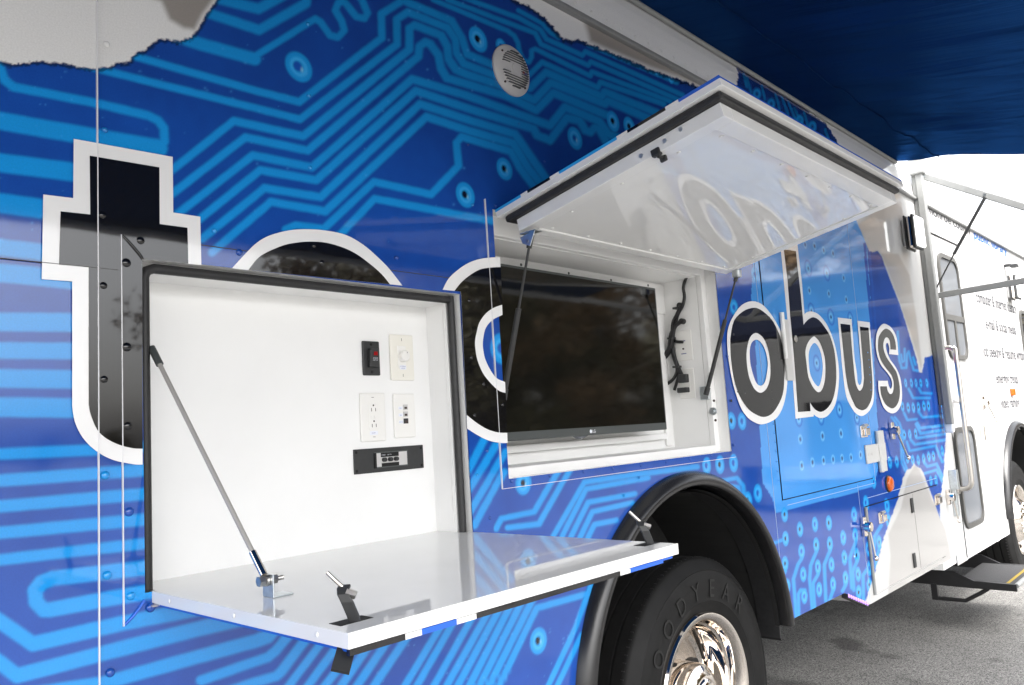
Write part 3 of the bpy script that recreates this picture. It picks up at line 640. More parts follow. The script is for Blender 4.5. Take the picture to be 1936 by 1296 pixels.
# ------------------------------------------------------------------ wheels and arches
def flare(cx, cz, r, name='fender_flare'):
    prof = [(r+.034, -.001), (r+.031, -.016), (r+.020, -.034), (r+.004, -.046), (r-.012, -.048), (r-.020, -.042), (r-.022, -.030), (r-.022, .02)]
    b = MB().lathe(prof, (cx, 0, cz), 72, .045, math.pi)
    for sx in (-1,):
        vs = []; L = len(prof)
        for z in (cz, cz-.02):
            for (rr, y) in prof: vs.append((cx+sx*rr, y, z))
        b.add(vs, [(j, j+1, L+j+1, L+j) for j in range(L-1)])
    return b.build(name, 'flare', BUS, smooth=50)
def well(cx, cz, r):
    b = MB().lathe([(r-.035, .004), (r-.035, .62)], (cx, 0, cz), 48, 0, math.pi); r -= .035
    b.add([(cx-r, .004, cz), (cx-r, .62, cz), (cx-r, .62, cz-.03), (cx-r, .004, cz-.03)], [(0,1,2,3)])
    b.add([(cx+r, .004, cz), (cx+r, .62, cz), (cx+r, .62, cz-.03), (cx+r, .004, cz-.03)], [(0,1,2,3)])
    vs = [(cx+r*math.cos(a), .62, cz+r*math.sin(a)) for a in np.linspace(0, math.pi, 30)]+[(cx-r, .62, cz-.3), (cx+r, .62, cz-.3)]
    b.add(vs, [tuple(range(len(vs)))])
    o = b.build('wheel_well', 'dark', BUS)
def text_mesh(s, size=1.0, bold=0.0):
    cu = bpy.data.curves.new('t', 'FONT'); cu.body = s; cu.size = size; cu.resolution_u = 3; cu.offset = bold
    ob = bpy.data.objects.new('t', cu); COL.objects.link(ob); dg = bpy.context.evaluated_depsgraph_get()
    me = ob.evaluated_get(dg).to_mesh(); V = [tuple(v.co) for v in me.vertices]; F = [tuple(p.vertices) for p in me.polygons]
    ob.evaluated_get(dg).to_mesh_clear(); bpy.data.objects.remove(ob); bpy.data.curves.remove(cu); return V, F
def wheel(cx, cz, front=False):
    w = empty('wheel', (0, 0, 0), BUS); c = (cx, .05, cz); R = .512
    prof = [(.300, .012), (.325, .000), (.345, -.010), (.352, -.014), (.358, -.012), (.40, -.018), (.435, -.016), (.462, -.006), (.468, -.009), (.474, -.004), (.492, .010), (.503, .018), (.510, .026), (R, .040)]
    mf = [0]*(len(prof)-1)
    for y in (.085, .145, .205):
        prof += [(R, y-.005), (R-.014, y-.003), (R-.014, y+.003), (R, y+.005)]; mf += [1]*4
    prof += [(R, .25), (.50, .272), (.47, .285), (.40, .295), (.30, .28)]; mf += [1, 1, 0, 0, 0]
    o = MB().lathe(prof, c, 120, mf=mf).build('tyre', ['tyre', 'tread'], w, smooth=40)
    # shoulder nicks on the tread edge
    b = MB()
    for k in range(120):
        a = 2*math.pi*k/120; b.obox((cx+(R-.002)*math.cos(a), .05+.036, cz+(R-.002)*math.sin(a)), (math.cos(a)*.004, 0, math.sin(a)*.004), (0, .006, 0), (-math.sin(a)*.0016, 0, math.cos(a)*.0016))
    b.build('tread_block', 'rubber', w)
    # embossed maker's name, letter by letter round the sidewall
    if not front:
        b = MB(); word = 'GOODYEAR'; an0 = 163
        for k, ch in enumerate(word):
            V, F = text_mesh(ch, .085); ww = max(v[0] for v in V); a = math.radians(an0-k*16.5)
            vs = []
            for (x, y, _) in V:
                rr = .366+y*1.12; t = a-(x-ww/2)/.40
                vs.append((cx+rr*math.cos(t), .05-.0195, cz+rr*math.sin(t)))
            vs += [(v[0], v[1]-.0016, v[2]) for v in vs]; b = MB().add(vs, [tuple(q+len(V) for q in f_) for f_ in F]+[(e_[0], e_[1], e_[1]+len(V), e_[0]+len(V)) for f_ in F for e_ in zip(f_, f_[1:]+f_[:1])]); b.build('raised_letter', 'tletter', w)
    if front:
        pr = [(.300, .02), (.306, .004), (.300, -.004), (.285, .004), (.272, .03), (.268, .07), (.24, .075), (.20, .03), (.16, -.02), (.12, -.035)]
    else:
        pr = [(.300, .02), (.312, .006), (.312, -.004), (.306, -.012), (.294, -.012), (.282, -.004), (.272, .012), (.266, .045), (.258, .052), (.250, .10), (.246, .105), (.240, .15), (.225, .163), (.19, .160), (.15, .172), (.118, .175)]
    MB().lathe(pr, c, 96).build('rim', 'chrome', w, smooth=35)
    hub = [(.118, .175), (.118, .035), (.114, .025), (.100, .018), (.085, .006), (.070, .004), (.064, -.004), (.045, -.010), (.0, -.012)] if not front else [(.12, -.035), (.11, -.06), (.09, -.075), (.05, -.085), (0, -.09)]
    MB().lathe(hub, c, 64).build('hub_cap', 'chrome', w, smooth=40)
    for k in range(5):
        a = math.radians(160-72*k); r0 = .185 if not front else .215; y = .05+(.158 if not front else .05)
        MB().cyl((cx+r0*math.cos(a), y-.008, cz+r0*math.sin(a)), (cx+r0*math.cos(a), y+.05, cz+r0*math.sin(a)), .030, n=20).build('hand_hole', 'dark', w)
    for k in range(10):
        a = math.radians(36*k+10); r0 = .14
        if front: MB().cyl((cx+r0*math.cos(a), .05-.06, cz+r0*math.sin(a)), (cx+r0*math.cos(a), .05, cz+r0*math.sin(a)), .014, n=8).build('lug_nut', 'chrome', w)
    if not front:
        MB().lathe([(.30, .33), (.47, .34), (.51, .37), (.51, .56), (.30, .58)], (cx, 0, cz), 48).build('inner_tyre', 'tyre', w, smooth=40)
    return w
flare(AX, AZ, .70); well(AX, AZ, .70); wheel(2.735, .512)
flare(FX, AZ, .71); well(FX, AZ, .71); wheel(FX+.03, .512, True)
MB().lathe([(.655, .02), (.66, .10)], (AX, 0, AZ), 40, 0, math.pi*.5).build('inner_flange', 'rubber', BUS)
b = MB(); b.box(3.285, 3.297, .004, .12, .61, .66); b.build('mud_guard_end', 'rubber', BUS)

# ------------------------------------------------------------------ service compartment and fold-down shelf
x0, x1, z0, z1 = H1
sc = empty('service_compartment', (0, 0, 0), BUS)
b = MB(); L = .022; yb = .122
b.box(x0-.02, x0, .003, .035, z0-.02, z1+.02); b.box(x1, x1+.02, .003, .035, z0-.02, z1+.02); b.box(x0, x1, .003, .035, z1, z1+.02)
b.build('rabbet', 'white', sc)
b = MB(); b.box(x0-.02, x0+L, .0355, .05, z0, z1); b.box(x1-L, x1+.02, .0355, .05, z0, z1); b.box(x0+L, x1-L, .0355, .05, z1-L, z1+.02)
b.build('gasket_land', 'inner', sc)
b = MB(); b.box(x0+L-.01, x1-L+.01, yb, yb+.01, z0-.01, z1); b.box(x0+L-.01, x0+L, .051, yb, z0, z1-L); b.box(x1-L, x1-L+.01, .051, yb, z0, z1-L); b.box(x0+L, x1-L, .051, yb, z1-L, z1-L+.01)
b.build('lining', 'inner', sc)
gk = []
rr = .0105; q = .004
b = MB(); a0, a1_, c0, c1 = x0+q+rr, x1-q-rr, z0, z1-q-rr
b.tube([(a0, .024, c0), (a0, .024, c1-.02), (a0+.006, .024, c1-.006), (a0+.02, .024, c1), (a1_-.004, .024, c1)], rr, 12)
b.tube([(a1_, .024, c1+rr), (a1_, .024, c0)], rr, 12)
b.build('gasket', 'rubber', sc, smooth=60)

SH = empty('fold_down_shelf', (0, 0, 0), BUS)
sx0, sx1, sy, zt = .660, 1.516, -.645, 1.2885
b = MB(); b.box(sx0, sx1, sy, .0, zt-.022, zt); b.box(.668, 1.498, .0, .1212, zt-.022, zt); b.build('tabletop', 'gloss', SH)
b = MB(); b.box(sx0+.01, sx1-.01, sy+.01, 0, zt-.03, zt-.0225); b.build('underside', 'blueE', SH)
edge = [(650,753,'vblack'), (753,783,'white'), (783,850,'blueE'), (850,885,'white'), (885,1172,'vblack'), (1172,1192,'white'), (1192,1262,'blueE')]
for (a, c, m) in edge:
    xa = max(sx0, gp(a, 1224-(a-650)*.256, zt-.024).x); xa = sx0+(sx1-sx0)*((a-650)/(1293-650))**1.0
    f = lambda p: sx0+(sx1-sx0)*np.interp(p, [650,753,850,885,1000,1172,1262,1293], [0,.115,.235,.285,.455,.745,.925,1.0])
    MB().box(f(a)+.0004, f(c), sy-.0012, sy+.006, zt-.031, zt-.0228).build('vinyl_edge', m, SH)
for t in (.06, .35, .62, .9):
    p = sx0+(sx1-sx0)*t; MB().dome((p, sy-.0005, zt-.012), (0, -1, 0), .0045, .002, 10).build('screw', 'white', SH)
for t in (.12, .5, .88): MB().dome((sx0-.0005, sy*t, zt-.011), (-1, 0, 0), .0045, .002, 10).build('screw', 'white', SH)
def hook(x, y):
    path = [(.014, -.004, -.012), (.009, -.003, .008), (.001, 0, .030), (-.002, .004, .040), (.001, .009, .047), (.008, .014, .050)]
    h = MB(); n = len(path); vs = []
    for k, p in enumerate(path):
        d = Vector(path[min(k+1, n-1)])-Vector(path[max(k-1, 0)]); d.normalize(); sd = Vector((.72, -.69, 0)).normalized(); nn_ = d.cross(sd).normalized()
        for (a, c) in ((-1, -1), (1, -1), (1, 1), (-1, 1)): vs.append(Vector((x, y, zt))+Vector(p)+sd*.0090*a+nn_*.0030*c)
    fs = [(k*4+q, k*4+(q+1) % 4, k*4+4+(q+1) % 4, k*4+4+q) for k in range(n-1) for q in range(4)]+[(3, 2, 1, 0), (4*n-4, 4*n-3, 4*n-2, 4*n-1)]
    h.add(vs, fs).build('latch_hook', 'plastic', SH, bevel=.0015)
    MB().cyl((x-.013, y+.028, zt+.072), (x+.006, y+.010, zt+.045), .0032, n=12).build('bolt', 'steel', SH, smooth=40)
    MB().cyl((x+.003, y+.004, zt+.043), (x+.013, y-.006, zt+.037), .0062, n=6).build('bolt_head', 'steel', SH)
    b = MB(); b.box(x-.018, x+.040, y-.010, y+.020, zt-.004, zt+.0006); b.build('latch_pocket', 'dark', SH)
hook(.697, -.590); hook(1.475, -.590)
MB().bar((sx0+.016, sy+.030, zt-.030), (sx0-.006, sy+.014, zt-.052), .026, .006, up=(.7, .7, .3)).build('latch_paddle', 'plastic', SH)
# support stay
bk = Vector((.744, -.292, zt))
b = MB(); b.box(bk.x-.002, bk.x+.036, bk.y-.018, bk.y+.018, zt+.0003, zt+.003); b.box(bk.x-.004, bk.x-.001, bk.y-.018, bk.y+.018, zt+.0003, zt+.040)
b.build('stay_bracket', 'zinc', SH, bevel=.001)
e0 = Vector((bk.x-.008, bk.y, zt+.034)); e1 = xp(285, 655, .674); d = (e1-e0).normalized()
MB().cyl(e0+d*.03, e1-d*.02, .0046, n=12).build('stay_rod', 'rod', SH, smooth=50)
MB().cyl(e0+d*.006, e0+d*.055, .0072, .0066, n=14).build('rod_end', 'chrome', SH, smooth=50)
MB().cyl(e1-d*.05, e1-d*.004, .0075, n=14).build('rod_end', 'bezel', SH, smooth=50)
b = MB(); b.cyl((bk.x-.022, bk.y, zt+.030), (bk.x-.010, bk.y, zt+.030), .0095, n=6); b.cyl((bk.x-.010, bk.y, zt+.030), (bk.x+.026, bk.y, zt+.030), .0042, n=12); b.cyl((bk.x+.000, bk.y, zt+.030), (bk.x+.013, bk.y, zt+.030), .0085, n=6)
b.cyl((bk.x-.0098, bk.y, zt+.030), (bk.x-.0045, bk.y, zt+.030), .0105, n=18)
b.build('pivot_bolt', 'steel', SH)
MB().box(.670, .6725, .028, .05, 1.70, 1.83).build('stay_plate', 'zinc', sc)
MB().box(sx0-.004, sx0+.03, -.012, .012, zt-.028, zt-.024).build('hinge_leaf', 'steel', SH)

# ------------------------------------------------------------------ display compartment and lift-up hatch
x0, x1, z0, z1 = H2
dc = empty('display_compartment', (0, 0, 0), BUS); yb = .245; L = .034
b = MB(); b.box(x0-.02, x0, .003, .05, z0-.02, z1+.02); b.box(x1, x1+.02, .003, .05, z0-.02, z1+.02); b.box(x0, x1, .003, .05, z1, z1+.02); b.box(x0, x1, .003, .05, z0-.02, z0)
b.build('rabbet', 'white', dc)
b = MB(); b.box(x0-.02, x0+L, .0505, .075, z0, z1); b.box(x1-L, x1+.02, .0505, .075, z0, z1); b.box(x0+L, x1-L, .0505, .075, z1-.06, z1+.02); b.box(x0+L, x1-L, .0505, .075, z0-.02, z0+L-.006)
b.build('frame_lip', 'inner', dc, bevel=.003)
b = MB(); b.box(x0+.02, x1-.02, yb, yb+.01, z0, z1); b.box(x0+L-.012, x0+L-.002, .076, yb, z0+.02, z1-.05); b.box(x1-L, x1-L+.010, .076, yb, z0+.02, z1-.05)
b.box(x0+L, x1-L, .076, yb, z1-.062, z1-.052); b.box(x0+L, x1-L, .076, yb, z0+.018, z0+L-.008)
b.build('lining', 'inner', dc)
b = MB(); b.box(x0+L, x1-L-.10, yb-.03, yb-.001, z0+L+.03, z0+L+.055); b.box(x0+L, x1-L, yb-.012, yb-.001, z1-.20, z1-.07); b.box(x1-L-.075, x1-L-.03, yb-.012, yb-.001, z0+L, z1-.2); b.build('trim_strip', 'inner', dc, bevel=.004)
for (px, py) in ((985,501), (1075,517), (1155,530), (1225,540), (1005,844), (1095,837), (1174,831), (1244,826)):
    p = wp(px, py, yb-.012); MB().dome((p.x, yb-.0125, p.z), (0, -1, 0), .0055, .003, 10).build('screw', 'bezel', dc)
for (px, py) in ((1350,758), (1353,795)):
    p = xp(px, py, x1-L-.0005); MB().cyl(p, p+Vector((-.0012, 0, 0)), .0055, n=10).build('screw', 'slot', dc)
p = xp(1349, 778, x1-L-.0005); b = MB(); b.cyl(p, p+Vector((-.006, 0, 0)), .016, n=18); b.cyl(p+Vector((-.006, 0, 0)), p+Vector((-.016, 0, 0)), .009, n=14); b.build('catch_stud', 'zinc', dc)

HT = empty('lift_up_hatch', (0, 0, 0), BUS)
hx0, hx1 = 1.684, 3.012; hin = Vector((0, -.002, 2.212)); vdir = Vector((0, -.757, .147)).normalized(); ndir = Vector((0, vdir.z, -vdir.y)) * -1   # ndir points down, to the inner face
Hv = .772
ndir = Vector((0, -vdir.z, vdir.y)); 
if ndir.z > 0: ndir = -ndir
def hp(u, v, w): return Vector((u, 0, 0))+hin+vdir*v+ndir*w
def hbox(b, u0, u1, v0, v1, w0, w1, m=0):
    vs = [hp(u, v, w) for w in (w0, w1) for (u, v) in ((u0, v0), (u1, v0), (u1, v1), (u0, v1))]
    return b.add(vs, [(0,3,2,1),(4,5,6,7),(0,1,5,4),(1,2,6,5),(2,3,7,6),(3,0,4,7)], m)
hbox(MB(), hx0, hx1, 0, Hv, .004, .024).build('outer_frame', 'white', HT, bevel=.0015)
b = MB(); hbox(b, hx0+.016, hx1-.016, .016, Hv-.014, .0245, .044); b.build('gasket', 'rubber', HT, bevel=.006)
b = MB(); fi = .034
hbox(b, hx0+fi, hx0+fi+.05, .045, Hv-fi+.004, .0445, .082); hbox(b, hx1-fi-.05, hx1-fi, .045, Hv-fi+.004, .0445, .082)
hbox(b, hx0+fi+.05, hx1-fi-.05, .045, .08, .0445, .082); hbox(b, hx0+fi+.05, hx1-fi-.05, Hv-fi-.046, Hv-fi+.004, .0445, .082)
b.build('inner_frame', 'white', HT, bevel=.002)
hbox(MB(), hx0+fi+.051, hx1-fi-.051, .081, Hv-fi-.047, .046, .0775).build('inner_panel', 'gloss', HT)
hbox(MB(), hx0, hx1, .002, Hv, 0, .0035).build('outer_skin', 'blueE', HT)
hedge = [(0,.14,'cyanE'), (.14,.175,'white'), (.175,.29,'vblack'), (.29,.335,'white'), (.335,.60,'cyanE'), (.60,.645,'white'), (.645,.80,'vblack'), (.80,.85,'white'), (.85,1.0,'blueE')]
for (a, c, m) in hedge: hbox(MB(), hx0-.0015, hx0+.004, Hv*a+.0004, Hv*c, -.0012, .0065).build('vinyl_edge', m, HT)
for u in np.linspace(hx0+fi+.10, hx1-fi-.10, 7):
    for v in (.092, Hv-fi-.060):
        MB().dome(hp(u, v, .0776), ndir, .006, .003, 10).build('screw', 'white', HT)
for v in np.linspace(.2, Hv-.2, 3):
    for u in (hx0+fi+.064, hx1-fi-.064): MB().dome(hp(u, v, .0776), ndir, .006, .003, 10).build('screw', 'white', HT)
# latch with its three screws on the near side rail
for v, w in ((.50, .066), (.575, .062), (.625, .056)):
    c = hp(hx0+fi-.0005, v, w); MB().cyl(c, c+Vector((-.0012, 0, 0)), .0062, n=14).build('screw', 'zinc', HT)
b = MB(); hbox(b, hx0+fi-.006, hx0+fi+.010, .53, .556, .068, .088); hbox(b, hx0+fi+.004, hx0+fi+.036, .538, .548, .083, .091); hbox(b, hx0+fi+.026, hx0+fi+.036, .533, .553, .081, .097)
b.build('latch', 'plastic', HT, bevel=.003)
# strut brackets and gas struts
def strut(name_x, top, bot, mid=.42):
    s = empty('gas_strut', (0, 0, 0), BUS); d = (bot-top)
    MB().cyl(top, top+d*mid, .0040, n=12).build('rod', 'plastic', s, smooth=50)
    MB().cyl(top+d*mid, bot, .0085, n=16).build('cylinder', 'plastic', s, smooth=50)
    MB().cyl(top-d.normalized()*.012, top+d.normalized()*.028, .010, .008, n=12).build('end_fitting', 'plastic', s, smooth=50)
    MB().cyl(bot-d.normalized()*.02, bot+d.normalized()*.012, .011, n=12).build('end_fitting', 'plastic', s, smooth=50)
tl = xp(1003, 452, 1.728); bl = Vector((1.722, .045, 1.66)); strut('l', tl, bl, .44)
trr = xp(1393, 520, 2.978); br = xp(1336, 742, 2.945); strut('r', trr, br, .38)
b = MB(); c = tl
b.add([c+Vector((-.012, -.030, .022)), c+Vector((-.012, .030, .008)), c+Vector((-.012, .022, -.012)), c+Vector((-.012, -.006, -.024)), c+Vector((-.009, -.030, .022)), c+Vector((-.009, .030, .008)), c+Vector((-.009, .022, -.012)), c+Vector((-.009, -.006, -.024))],
      [(0,1,2,3), (7,6,5,4), (0,4,5,1), (1,5,6,2), (2,6,7,3), (3,7,4,0)])
b.box(c.x-.012, c.x+.02, c.y-.03, c.y+.03, c.z+.018, c.z+.021); b.build('strut_bracket', 'zinc', HT)
MB().cyl(c+Vector((-.0135, .002, -.008)), c+Vector((-.008, .002, -.008)), .005, n=12).build('pin', 'steel', HT)
b = MB(); b.box(trr.x-.014, trr.x+.016, trr.y-.016, trr.y+.016, trr.z-.012, trr.z+.022); b.build('strut_bracket', 'zinc', HT, bevel=.006)
b = MB(); b.box(br.x+.004, x1-L-.001, br.y-.006, br.y+.036, br.z-.030, br.z+.026); b.build('strut_bracket', 'zinc', dc, bevel=.003)

# ------------------------------------------------------------------ compartment hardware
def whale_latch(px, py, s=1.0):
    p = wp(px, py); l = empty('paddle_latch', (0, 0, 0), BUS)
    b = MB(); b.box(p.x-.045*s, p.x+.045*s, -.014, -.001, p.z-.03*s, p.z+.035*s); b.box(p.x-.02*s, p.x+.04*s, -.03, -.014, p.z-.02*s, p.z+.02*s); b.build('latch_body', 'chrome', l, bevel=.004)
    b = MB(); b.cyl((p.x-.03*s, -.02, p.z+.035*s), (p.x+.03*s, -.02, p.z+.035*s), .008, n=10); b.build('latch_pin', 'steel', l)
def hold_back(px, py, qx, qy):
    h = empty('door_holdback', (0, 0, 0), BUS); p, q = wp(px, py), wp(qx, qy); p.y = -.035; q.y = -.05
    b = MB(); b.box(p.x-.02, p.x+.02, -.02, -.001, p.z-.05, p.z+.05); b.cyl((p.x, -.001, p.z), (p.x, -.05, p.z), .026, n=16); b.build('holdback_body', 'chrome', h, bevel=.004)
    MB().cyl(p, q, .0055, n=10).build('holdback_rod', 'steel', h, smooth=50); MB().dome(q, (0, -1, 0), .014, .014, 12).dome(q, (0, 1, 0), .014, .014, 12).build('holdback_knob', 'chrome', h, smooth=80)
whale_latch(1630, 817); hold_back(1683, 815, 1700, 866); hold_back(1630, 996, 1637, 1055); whale_latch(1663, 980, .9); whale_latch(1769, 946); hold_back(1790, 940, 1797, 985)
hg = empty('strap_hinge', (0, 0, 0), BUS); a, c = wp(1634, 862), wp(1670, 855)
b = MB(); b.box(a.x, c.x+.01, -.014, -.004, a.z-.045, a.z+.055); b.build('strap', 'hinge', hg, bevel=.003)
b = MB(); b.box(c.x-.10, c.x+.012, -.010, -.0015, a.z-.105, a.z+.125); b.cyl((c.x-.10, -.014, a.z-.105), (c.x-.10, -.014, a.z+.125), .014, n=12); b.build('leaf', 'hinge', hg, bevel=.003)
for k in (-.22, -.15, .0): MB().cyl((c.x-.1+k*.8, -.0145, a.z+.005), (c.x-.1+k*.8, -.0155, a.z+.005), .008, n=10).build('screw', 'grille', hg)
hg = empty('strap_hinge', (0, 0, 0), BUS); a = wp(1477, 640)
b = MB(); b.box(a.x-.005, a.x+.065, -.016, -.0062, a.z-.20, a.z+.09); b.build('leaf', 'hinge', hg, bevel=.004)
MB().cyl((a.x-.004, -.016, a.z-.10), (a.x-.004, -.016, a.z+.12), .011, n=12).build('knuckle', 'white', hg, smooth=50)
p = wp(1503, 641, -.004); MB().cyl((p.x, -.0048, p.z), (p.x, -.011, p.z), .017, n=16).build('key_lock', 'steel', BUS, bevel=.003)
p = wp(1679, 915); ml = empty('marker_light', (0, 0, 0), BUS); MB().lathe([(.044, 0), (.042, -.014), (.032, -.022), (0, -.026)], (p.x, -.001, p.z), 24).build('lens', 'amber', ml, smooth=60)
MB().lathe([(.048, 0), (.048, -.006), (.044, -.008)], (p.x, -.0008, p.z), 24).build('lens_base', 'rubber', ml)
# vents slots in the lower locker door
for (px, py0, py1) in ((1720.5, 942, 971), (1725, 1046, 1075)):
    a, c = wp(px, py0), wp(px, py1); MB().box(a.x-.02, a.x+.02, -.012, -.0035, c.z, a.z).build('finger_pull', 'plastic', BUS, bevel=.004)
a, c = wp(1646, 960), wp(1654, 1118); MB().cyl((D2[0]-.012, -.006, D2[2]), (D2[0]-.012, -.006, D2[3]), .009, n=10).build('piano_hinge', 'alum', BUS, smooth=50)
# violet running lights under the skirt
ls = empty('running_light_strip', (0, 0, 0), BUS)
a, c = Vector((4.005, .0, .652)), Vector((4.26, .0, .560))
MB().bar(a, c, .03, .02).build('light_bar', 'plastic', ls)
for k in range(9):
    p = a.lerp(c, (k+.5)/9); MB().dome(p+Vector((0, -.014, .004)), (0, -1, .3), .010, .006, 8).build('led', 'led', ls)

# ------------------------------------------------------------------ cab side: entry door, windows, handle, lettering
ed = empty('entry_door', (0, 0, 0), BUS)
def window(par, xa, xb, za, zb, r=.08, rail=None, glass='glass', bottom_r=None):
    w = .032; n = 6
    def loop(xa, xb, za, zb, r):
        P = []
        for (cx, cz, a0) in ((xb-r, zb-r, 0), (xa+r, zb-r, 90), (xa+r, za+r, 180), (xb-r, za+r, 270)):
            for k in range(n+1): a = math.radians(a0+90*k/n); P.append((cx+r*math.cos(a), cz+r*math.sin(a)))
        return P
    o_, i_ = loop(xa, xb, za, zb, r), loop(xa+w, xb-w, za+w, zb-w, r-w*.7); N = len(o_)
    b = MB(); vs = [(x, -.002, z) for x, z in o_]+[(x, -.016, z) for x, z in o_]+[(x, -.016, z) for x, z in i_]+[(x, -.002, z) for x, z in i_]
    fs = []
    for ring in range(3):
        for k in range(N): k2 = (k+1) % N; fs.append((ring*N+k, ring*N+k2, (ring+1)*N+k2, (ring+1)*N+k))
    b.add(vs, fs); fr = b.build('window', 'wframe', par, smooth=40)
    q = empty('x', (0, 0, 0)) if False else None
    b = MB(); b.add([(x, -.004, z) for x, z in i_], [tuple(range(N))]); pn = b.build('pane', glass, par)
    if rail:
        b = MB(); b.box(xa+w-.005, xb-w+.005, -.014, -.005, rail-.022, rail+.022); b.box((xa+xb)/2-.02, (xa+xb)/2+.02, -.0135, -.005, za+w-.005, rail-.022); b.build('slider_rail', 'wframe', par)
window(ed, 6.33, 6.86, 1.88, 2.67, .11, rail=2.19); window(ed, 6.20, 6.73, .68, 1.385, .10)
b = MB()
b.box(7.0, 7.07, -.012, -.001, .49, 2.86); b.build('door_post', 'white', ed, bevel=.004)
b = MB(); b.box(6.18, 6.186, -.004, -.0005, .5, 2.85); b.box(6.26, 7.0, -.006, -.0005, 2.795, 2.805); b.build('door_gap', 'dark', ed)
MB().cyl((6.95, -.02, 1.26), (6.95, -.02, 1.38), .016, n=10).build('door_hinge', 'chrome', ed)
gh = empty('grab_handle', (0, 0, 0), BUS); hxX = 6.17
zt1, zb1 = xp(1806, 668, hxX).z, xp(1827, 915, hxX).z
MB().tube([(hxX, -.002, 1.945), (hxX, -.045, 1.95), (hxX, -.078, 1.935), (hxX, -.09, 1.895), (hxX, -.09, 1.40), (hxX, -.09, 1.06), (hxX, -.085, 1.0), (hxX, -.06, .972), (hxX, -.002, .965)], .0165, 12, smooth_steps=4).build('handle_tube', 'steel', gh, smooth=60)
for z in (1.945, .965): MB().cyl((hxX, -.001, z), (hxX, -.012, z), .032, n=16).build('handle_flange', 'steel', gh)
p = xp(1793, 689, 6.13); MB().dome((6.12, -.001, 1.865), (0, -1, 0), .03, .02, 14).build('entry_button', 'amber', BUS, smooth=60)
b = MB(); b.box(6.05, 6.13, -.05, -.001, 1.565, 1.60); b.cyl((6.13, -.03, 1.58), (6.33, -.03, 1.57), .014, n=10); b.build('door_latch_arm', 'grille', BUS)
b = MB(); b.box(5.985, 6.035, -.05, -.001, .98, 1.11); b.box(5.995, 6.03, -.03, -.001, .80, .98); b.build('door_bolt', 'zinc', BUS, bevel=.004)
hold_back(1856, 762, 1870, 797)
def wtext(s, x, z, width, height, m='grey'):
    V, F = text_mesh(s, 1.0, .018); xs_ = [v[0] for v in V]; w0, w1 = min(xs_), max(xs_); ys = [v[1] for v in V]
    k = width/(w1-w0); hgt = height/.72
    b = MB(); b.add([(x+(v[0]-w0)*k, -.0012, z+v[1]*hgt) for v in V], F)
    b.build('lettering', m, BUS)
wtext('computer & internet literacy', 7.36, 2.375, 1.50, .105); wtext('e-mail & social media', 7.57, 2.165, 1.14, .10)
wtext('job seeking & resume writing', 7.36, 1.925, 1.62, .105); wtext('emerging trends', 7.69, 1.705, .83, .095); wtext('video gaming', 7.74, 1.492, .72, .095)
wtext('monroe county', 6.26, 2.950, 1.20, .075); wtext('public library', 7.56, 2.942, 1.22, .08, 'btext')
p = wp(1912, 742); b = MB(); b.box(p.x-.05, p.x+.05, -.025, -.001, p.z-.03, p.z+.03); b.build('marker_light', 'amber', BUS, bevel=.006)
window(BUS, 8.93, 9.62, 1.72, 2.42, .08, glass='dglass')
b = MB(); b.box(8.56, 8.60, -.06, -.001, 2.80, 2.825); b.box(8.55, 8.63, -.11, -.05, 2.785, 2.815); b.build('clearance_lamp', 'plastic', BUS, bevel=.006)

# fold-out entry step
st = thing('entry_step', (6.6, .1, 0), 'black fold-out entry step with grey grip tread and yellow line', 'step')
b = MB(); b.box(6.235, 6.96, -.26, .10, .315, .335); b.build('tread', 'step', st, bevel=.004)
b = MB(); b.box(6.235, 6.96, -.225, -.205, .3352, .3362); b.build('warning_line', 'yellow', st)
b = MB(); b.cyl((6.22, -.265, .322), (6.975, -.265, .322), .016, n=12); b.build('tread_nose', 'alum', st, smooth=50)
for x in (6.215, 6.965):
    b = MB(); ys = [(-.27, .29), (-.27, .335), (-.02, .338), (.10, .395), (.52, .400), (.52, .300), (.02, .290)]
    vs = [(x+dx, y, z) for dx in (-.012, .012) for (y, z) in ys]; N = len(ys)
    b.add(vs, [tuple(range(N-1, -1, -1)), tuple(range(N, 2*N))]+[(k, (k+1) % N, N+(k+1) % N, N+k) for k in range(N)]); b.build('side_plate', 'frame', st)
for (x, y) in ((6.215, .42), (6.215, .24), (6.965, .42), (6.965, .24)): MB().box(x-.018, x+.018, y-.018, y+.018, .395, .76).build('hanger', 'frame', st)
b = MB(); b.box(6.20, 6.23, .22, .26, .19, .30); b.tube([(6.215, .24, .20), (6.215, .05, .20), (6.215, -.05, .26), (6.215, -.10, .295)], .014, 8); b.build('linkage', 'frame', st)

# ------------------------------------------------------------------ awning
AW = thing('patio_awning', (3.0, -1.3, 2.7), 'dark blue fabric awning stretched out over the side of the bus', 'awning')
ax = np.concatenate([np.linspace(-3.2, 3.0, 60), np.linspace(3.05, 5.70, 130)]); ay = np.linspace(.02, -2.6, 50)
def zf(x, y):
    t = max(0, min(1, (x-2.5)/3.2)); s = max(0, -y/2.6)
    rip = (vnoise(np.array([x*5.5+y*1.2]), np.array([y*.8]))[0]-.5)*.09*(.25+t)*min(1, s*6)*(1.05-s*.6)+(vnoise(np.array([x*17+y*3]), np.array([y*1.5+9]))[0]-.5)*.026*t*min(1, s*6)
    return 3.222+.191*y+rip-.03*math.sin(math.pi*s)-.012*max(0, (x-5.3)/.4)*math.sin(math.pi*min(1, s*10))
V = [(x, y, zf(x, y)) for y in ay for x in ax]
n = len(ax); F = [(j*n+i, j*n+i+1, (j+1)*n+i+1, (j+1)*n+i) for j in range(len(ay)-1) for i in range(n-1)]
fm = bpy.data.materials.new('awning_fabric'); fm.use_nodes = True; nt = fm.node_tree; nt.nodes.clear()
